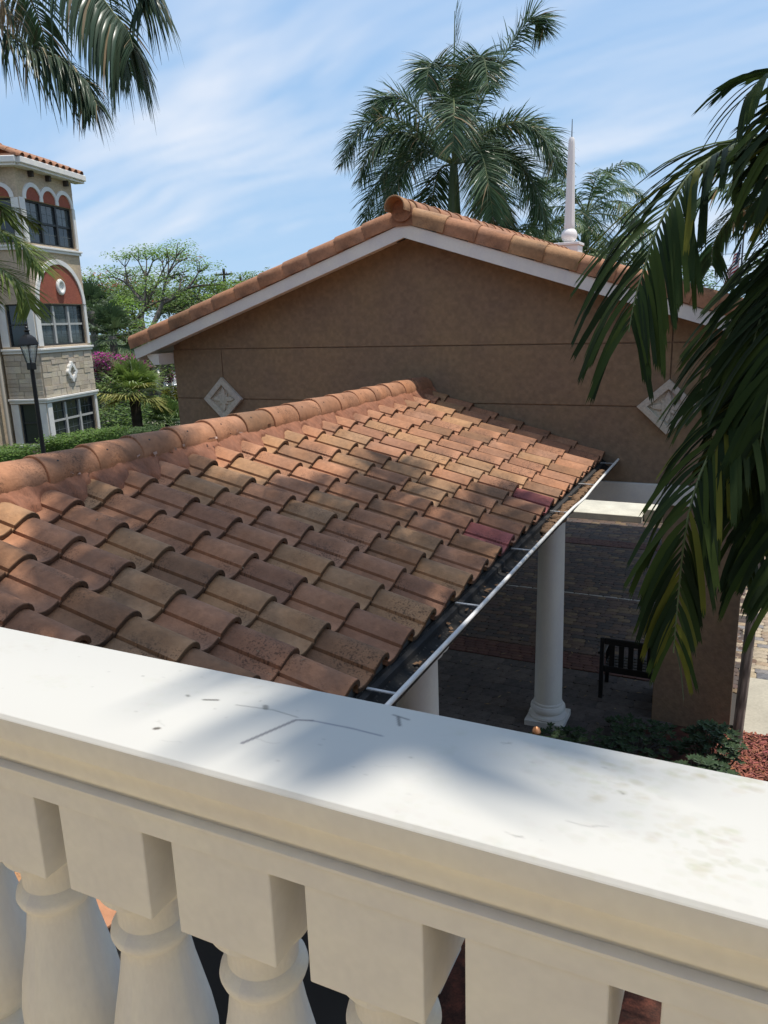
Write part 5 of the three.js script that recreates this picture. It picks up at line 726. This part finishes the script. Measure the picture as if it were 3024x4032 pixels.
// leafy masses: a volume of leaves with its own uneven outline
function leafy(name, label, cat, boxes, n, leaf, cols, seed, o = {}) {
  const rng = rngOf(seed), c = boxes[0], t = thing(name, label, cat, [c[0], 0, c[2]], o.group), L = new Leaves(), st = [];
  const vol = boxes.reduce((a, b) => a + b[3] * b[4] * b[5], 0);
  for (const [x, y, z, rx, ry, rz, pal] of boxes) { const k = Math.round(n * rx * ry * rz / vol); for (let i = 0; i < k; i++) { let p; if (o.square) { const f = Math.floor(rng() * 5), u = rng() * 2 - 1, v = rng() * 2 - 1, s = 0.86 + rng() * 0.18; p = f === 0 || f === 4 ? V(u, s, v) : f === 1 ? V(s, u, v) : f === 2 ? V(u, v, s) : V(u * 0.9, v, -s); } else { const a = rng() * 6.283, cz = rng() * 2 - 1, s = Math.sqrt(1 - cz * cz), r = Math.pow(rng(), 0.28); p = V(s * Math.cos(a) * r, cz * r, s * Math.sin(a) * r); }
      const bump = 1 + (fbm(p.x * 2.3 + x, p.z * 2.3 + p.y * 2, seed, 3) - 0.5) * (o.rough ?? 0.5); const q = V(x + p.x * rx * bump, y + p.y * ry * bump, z + p.z * rz * bump); if (q.y < 0.02) continue; const b = rng() * 6.283, d = V(Math.cos(b), rng() * 0.9 - 0.2, Math.sin(b)).normalize(), ax = new THREE.Vector3().crossVectors(d, V(rng() - 0.5, 1, rng() - 0.5)).normalize(); const pl = pal ?? cols; L.leaf(q, d, ax, leaf * (0.6 + rng() * 0.8), leaf * 0.34, vary(rng, pl[Math.floor(rng() * pl.length)], 0.3), 0.15); }
    for (let i = 0; i < 5; i++) { const a = rng() * 6.28; st.push(taperTube([V(x + (rng() - 0.5) * rx * 0.5, 0, z + (rng() - 0.5) * rz * 0.5), V(x + Math.cos(a) * rx * 0.3, y * 0.6, z + Math.sin(a) * rz * 0.3), V(x + Math.cos(a) * rx * 0.6, y, z + Math.sin(a) * rz * 0.6)], 0.02, 0.008, 4, 4).toNonIndexed()); } }
  if (o.square) for (const [x, y, z, rx, ry, rz] of boxes) part('inner_branches', new RoundedBoxGeometry(rx * 1.72, ry * 1.78, rz * 1.72, 3, 0.12).translate(x, y, z), mat(0.085, 0.15, 0.028, 0.95), t);
  part('stems', st, bark, t).userData.kind = 'stuff'; part('leaves', L.geo(), o.leafMat ?? softLeaf, t); return t;
}
const green = [[0.11, 0.18, 0.04], [0.085, 0.15, 0.035], [0.14, 0.22, 0.05]], hedgeCols = [[0.11, 0.20, 0.03], [0.085, 0.16, 0.028], [0.145, 0.24, 0.04]], magenta = [[0.42, 0.04, 0.26], [0.5, 0.07, 0.33], [0.36, 0.03, 0.2]], dull = [[0.16, 0.12, 0.08], [0.12, 0.14, 0.05]];
leafy('hedge', 'clipped green hedge left of the lamp post, at the picture edge', 'hedge', [[-17.6, 1.0, -13.4, 0.55, 0.98, 1.15]], 9000, 0.07, hedgeCols, 801, { square: true, rough: 0.16, group: 'clipped hedges' });
leafy('hedge', 'clipped green hedge right of the lamp post, under the bay window', 'hedge', [[-17.6, 1.0, -16.5, 0.55, 1.0, 1.25]], 9600, 0.07, hedgeCols, 803, { square: true, rough: 0.16, group: 'clipped hedges' });
leafy('hedge', 'lower clipped hedge between bay window and fan palm', 'hedge', [[-17.9, 0.85, -18.8, 0.5, 0.9, 0.9]], 6000, 0.07, [[0.06, 0.11, 0.03], [0.08, 0.14, 0.035]], 805, { square: true, rough: 0.2, group: 'clipped hedges' });
leafy('bougainvillea', 'magenta bougainvillea bush beside the apartment building', 'bougainvillea', [[-25.3, 3.55, -25.2, 1.3, 0.45, 0.9, [...magenta, ...dull, green[0]]], [-24.6, 3.35, -26.2, 0.9, 0.4, 0.7, [...magenta, ...dull]], [-25.0, 2.6, -25.5, 1.6, 0.75, 1.0, [...dull, ...green, magenta[0]]]], 7000, 0.14, magenta, 811);
leafy('bush', 'dense green bush below the magenta flowers', 'bush', [[-24.2, 1.5, -24.6, 1.7, 1.6, 1.5], [-22.6, 1.0, -23.0, 1.2, 1.1, 1.2]], 6000, 0.16, green, 813);
leafy('bush', 'dark bush behind the fan palm, to its right', 'bush', [[-24.5, 0.9, -27.5, 1.4, 1.0, 1.2]], 2800, 0.15, green, 815);
leafy('croton', 'bright yellow croton bush beside the pavilion wall', 'shrub', [[-29.0, 1.2, -33.9, 0.75, 0.55, 0.7, [[0.55, 0.45, 0.04], [0.45, 0.4, 0.05], [0.3, 0.3, 0.05]]], [-29.0, 0.55, -33.9, 0.75, 0.55, 0.7, [[0.12, 0.07, 0.03], [0.16, 0.15, 0.04]]]], 2600, 0.15, green, 817);
// pergola with flowers on top
{
  const t = thing('pergola', 'weathered pergola on pale columns with magenta flowers, by the parked truck', 'pergola', [-38.6, 0, -44]);
  const grey = mat(0.20, 0.19, 0.175, 0.9), col = mat(0.62, 0.6, 0.54, 0.85);
  const cg = lathe([[0.24, 0], [0.24, 0.1], [0.17, 0.16], [0.15, 2.0], [0.2, 2.08], [0.2, 2.16], [0, 2.16]].reverse(), 14);
  for (const [x, z] of [[-35.9, -41.75], [-41.7, -46.1], [-37.6, -40.4], [-43.4, -44.8]]) put('column', cg, col, t, x, 0, z);
  const dirx = V(-5.8, 0, -4.35).normalize(), nrm = V(dirx.z, 0, -dirx.x), bar = (u, v, lu, lv, y0, y1) => { const g = new THREE.BoxGeometry(lu, y1 - y0, lv); g.applyMatrix4(new THREE.Matrix4().makeBasis(dirx, V(0, 1, 0), nrm.clone().negate())); const p = V(-35.9, 0, -41.75).addScaledVector(dirx, u).addScaledVector(nrm, v); g.translate(p.x, (y0 + y1) / 2, p.z); return g; };
  part('beam', [bar(3.6, 0, 8.6, 0.16, 2.16, 2.34)], grey, t); part('beam', [bar(3.6, -1.9, 8.6, 0.16, 2.16, 2.34)], grey, t); part('beam', [bar(3.6, 1.9, 8.6, 0.16, 2.16, 2.34)], grey, t);
  for (let k = 0; k < 14; k++) part('rafter', [bar(-0.4 + k * 0.62, 0, 0.07, 4.6, 2.342, 2.46)], grey, t);
  leafy('bougainvillea', 'magenta and coral flowers sprawling over the pergola', 'bougainvillea', [[-37.8, 2.75, -43.2, 2.2, 0.32, 1.4, [...magenta, [0.5, 0.13, 0.1], ...dull, ...green]], [-41.2, 2.75, -45.4, 2.2, 0.32, 1.5, [...magenta, ...green]]], 4200, 0.2, magenta, 821);
  leafy('bougainvillea', 'small pink flowers trailing down the near pergola column', 'bougainvillea', [[-35.6, 1.7, -41.3, 0.5, 0.5, 0.4, [...magenta, [0.5, 0.16, 0.2], ...green]]], 700, 0.16, magenta, 823);
}
// parked truck behind the pergola
{
  const t = thing('parked_truck', 'white pickup truck parked behind the pergola', 'truck', [-42.5, 0, -48.5]);
  const paint = new THREE.MeshPhysicalMaterial({ color: lin(0.78, 0.78, 0.78), roughness: 0.35, clearcoat: 0.8, clearcoatRoughness: 0.1 }), glass = new THREE.MeshPhysicalMaterial({ color: lin(0.02, 0.022, 0.025), roughness: 0.06 }), rubber = mat(0.02, 0.02, 0.02, 0.9), chrome = mat(0.7, 0.7, 0.7, 0.2, { metalness: 1 });
  const root = new THREE.Matrix4().makeRotationY(-0.55).setPosition(-42.2, 0, -48.4), P = (name, g, m, parent = t) => { g.applyMatrix4(root); return part(name, g, m, parent); };
  const sil = (pts, w, b = 0.04) => { const g = new THREE.ExtrudeGeometry(new THREE.Shape(pts.map(([a, c]) => new THREE.Vector2(a, c))), { depth: w - 2 * b, bevelEnabled: true, bevelSize: b, bevelThickness: b, bevelSegments: 3 }); g.translate(0, 0, -w / 2 + b); return g; };
  const wheelArch = (x) => Array.from({ length: 9 }, (_, i) => [x + 0.46 * Math.cos(Math.PI - i / 8 * Math.PI), 0.42 + 0.46 * Math.sin(i / 8 * Math.PI)]);
  P('body', sil([[-2.7, 0.5], [-2.15, 0.42], ...wheelArch(-1.65), [-1.1, 0.42], [1.15, 0.42], ...wheelArch(1.7), [2.3, 0.42], [2.7, 0.5], [2.7, 0.98], [1.3, 1.15], [-0.55, 1.15], [-2.7, 1.15]], 1.85), paint);
  P('cab', sil([[1.25, 1.16], [0.62, 1.75], [-0.35, 1.8], [-0.6, 1.16]], 1.6, 0.08), paint);
  P('side_window', sil([[1.0, 1.2], [0.55, 1.68], [-0.25, 1.7], [-0.42, 1.2]], 1.635, 0.005), glass);
  for (const x of [-1.65, 1.7]) for (const z of [-0.82, 0.82]) { const g = new THREE.CylinderGeometry(0.4, 0.4, 0.24, 24); g.rotateX(Math.PI / 2); g.translate(x, 0.4, z); const w = P('wheel', g, rubber); const h = new THREE.CylinderGeometry(0.23, 0.23, 0.25, 16); h.rotateX(Math.PI / 2); h.translate(x, 0.4, z); P('rim', h, chrome, w); }
  for (const z of [-0.7, 0.7]) P('headlight', (() => { const g = new RoundedBoxGeometry(0.08, 0.16, 0.28, 2, 0.03); g.translate(2.72, 0.85, z); return g; })(), chrome);
  P('bumper', (() => { const g = new RoundedBoxGeometry(0.12, 0.2, 1.8, 2, 0.04); g.translate(2.76, 0.52, 0); return g; })(), chrome);
}
// ---------- poles, wires and the flag ----------
{
  const wood = mat(0.11, 0.085, 0.065, 0.95, { map: rep(barkTex, 0.5) });
  const pole = (x, z, h, label) => { const t = thing('utility_pole', label, 'utility pole', [x, 0, z], 'utility poles'); const g = new THREE.CylinderGeometry(0.11, 0.15, h, 10); g.translate(x, h / 2 - 0.05, z); part('shaft', g, wood, t); part('crossarm', [box(x - 0.8, x + 0.8, h - 0.55, h - 0.43, z - 0.06, z + 0.06)], wood, t); for (const d of [-0.7, -0.25, 0.25, 0.7]) { const i = lathe([[0.05, 0], [0.06, 0.05], [0.03, 0.08], [0.045, 0.12], [0, 0.16]], 8); i.translate(x + d, h - 0.43, z); part('insulator', i, mat(0.3, 0.28, 0.26, 0.3), t); } return t; };
  pole(-37.98, -51.5, 9.2, 'wooden utility pole rising beside the poinciana crown'); pole(-42.9, -60.6, 9.1, 'wooden utility pole just above the pavilion roof edge'); pole(-7.8, -66.1, 9.4, 'wooden utility pole beyond the pavilion, left of the flag');
  for (const [k, y] of [9.0, 8.2, 7.4, 6.7].entries()) { const w = thing('power_line', ['topmost power line crossing behind the flag', 'second power line from the top behind the flag', 'third power line from the top behind the flag', 'lowest power line behind the flag'][k], 'power line', [10, y, -66.1], 'power lines'); part('wire', tube([[-7.8, y, -66.0], [10, y - 0.25, -66], [30, y, -66]], 0.018, 20, 5), darkMetal, w); }
  const x = -0.95, z = -39.7, t = thing('flag', 'american flag hanging limp on its pole behind the palm fronds', 'flag', [x, 0, z]);
  const pg = new THREE.CylinderGeometry(0.035, 0.06, 8.3, 12); pg.translate(x, 4.1, z); part('pole', pg, mat(0.10, 0.10, 0.10, 0.4, { metalness: 0.6 }), t);
  const c = document.createElement('canvas'); c.width = 512; c.height = 320; const q = c.getContext('2d'); for (let i = 0; i < 13; i++) { q.fillStyle = i % 2 ? '#e9e6e2' : '#a3142c'; q.fillRect(0, i * 320 / 13, 512, 320 / 13 + 1); } q.fillStyle = '#1c2448'; q.fillRect(0, 0, 205, 320 * 7 / 13); q.fillStyle = '#f0eeea'; for (let r = 0; r < 9; r++) for (let k = 0; k < (r % 2 ? 5 : 6); k++) { const sx = 18 + k * 34 + (r % 2 ? 17 : 0), sy = 12 + r * 18.5; q.beginPath(); for (let a = 0; a < 10; a++) { const rr = a % 2 ? 3 : 7.5, an = -Math.PI / 2 + a * Math.PI / 5; q.lineTo(sx + rr * Math.cos(an), sy + rr * Math.sin(an)); } q.fill(); }
  const tx = new THREE.CanvasTexture(c); tx.colorSpace = THREE.SRGBColorSpace;
  const W = 40, Hn = 24, pos = [], uv = [], idx = []; for (let j = 0; j <= Hn; j++) for (let i = 0; i <= W; i++) { const u = i / W, v = j / Hn; const swing = u * 0.8 + 0.05 * Math.sin(u * 14 + v * 1.5); pos.push(x - 0.05 - swing * (0.6 + 0.25 * v), 7.85 - v * 1.05 - u * 1.15 - 0.05 * Math.sin(u * 8), z + 0.12 * Math.sin(u * 15 + v * 2.2) * u + 0.02); uv.push(u, 1 - v); if (i < W && j < Hn) { const a = j * (W + 1) + i, b = a + W + 1; idx.push(a, b, a + 1, a + 1, b, b + 1); } }
  const g = new THREE.BufferGeometry(); g.setAttribute('position', new THREE.Float32BufferAttribute(pos, 3)); g.setAttribute('uv', new THREE.Float32BufferAttribute(uv, 2)); g.setIndex(idx); g.computeVertexNormals(); part('cloth', g, new THREE.MeshPhysicalMaterial({ map: tx, roughness: 0.9, side: THREE.DoubleSide }), t);
}
renderer.render(scene, camera);
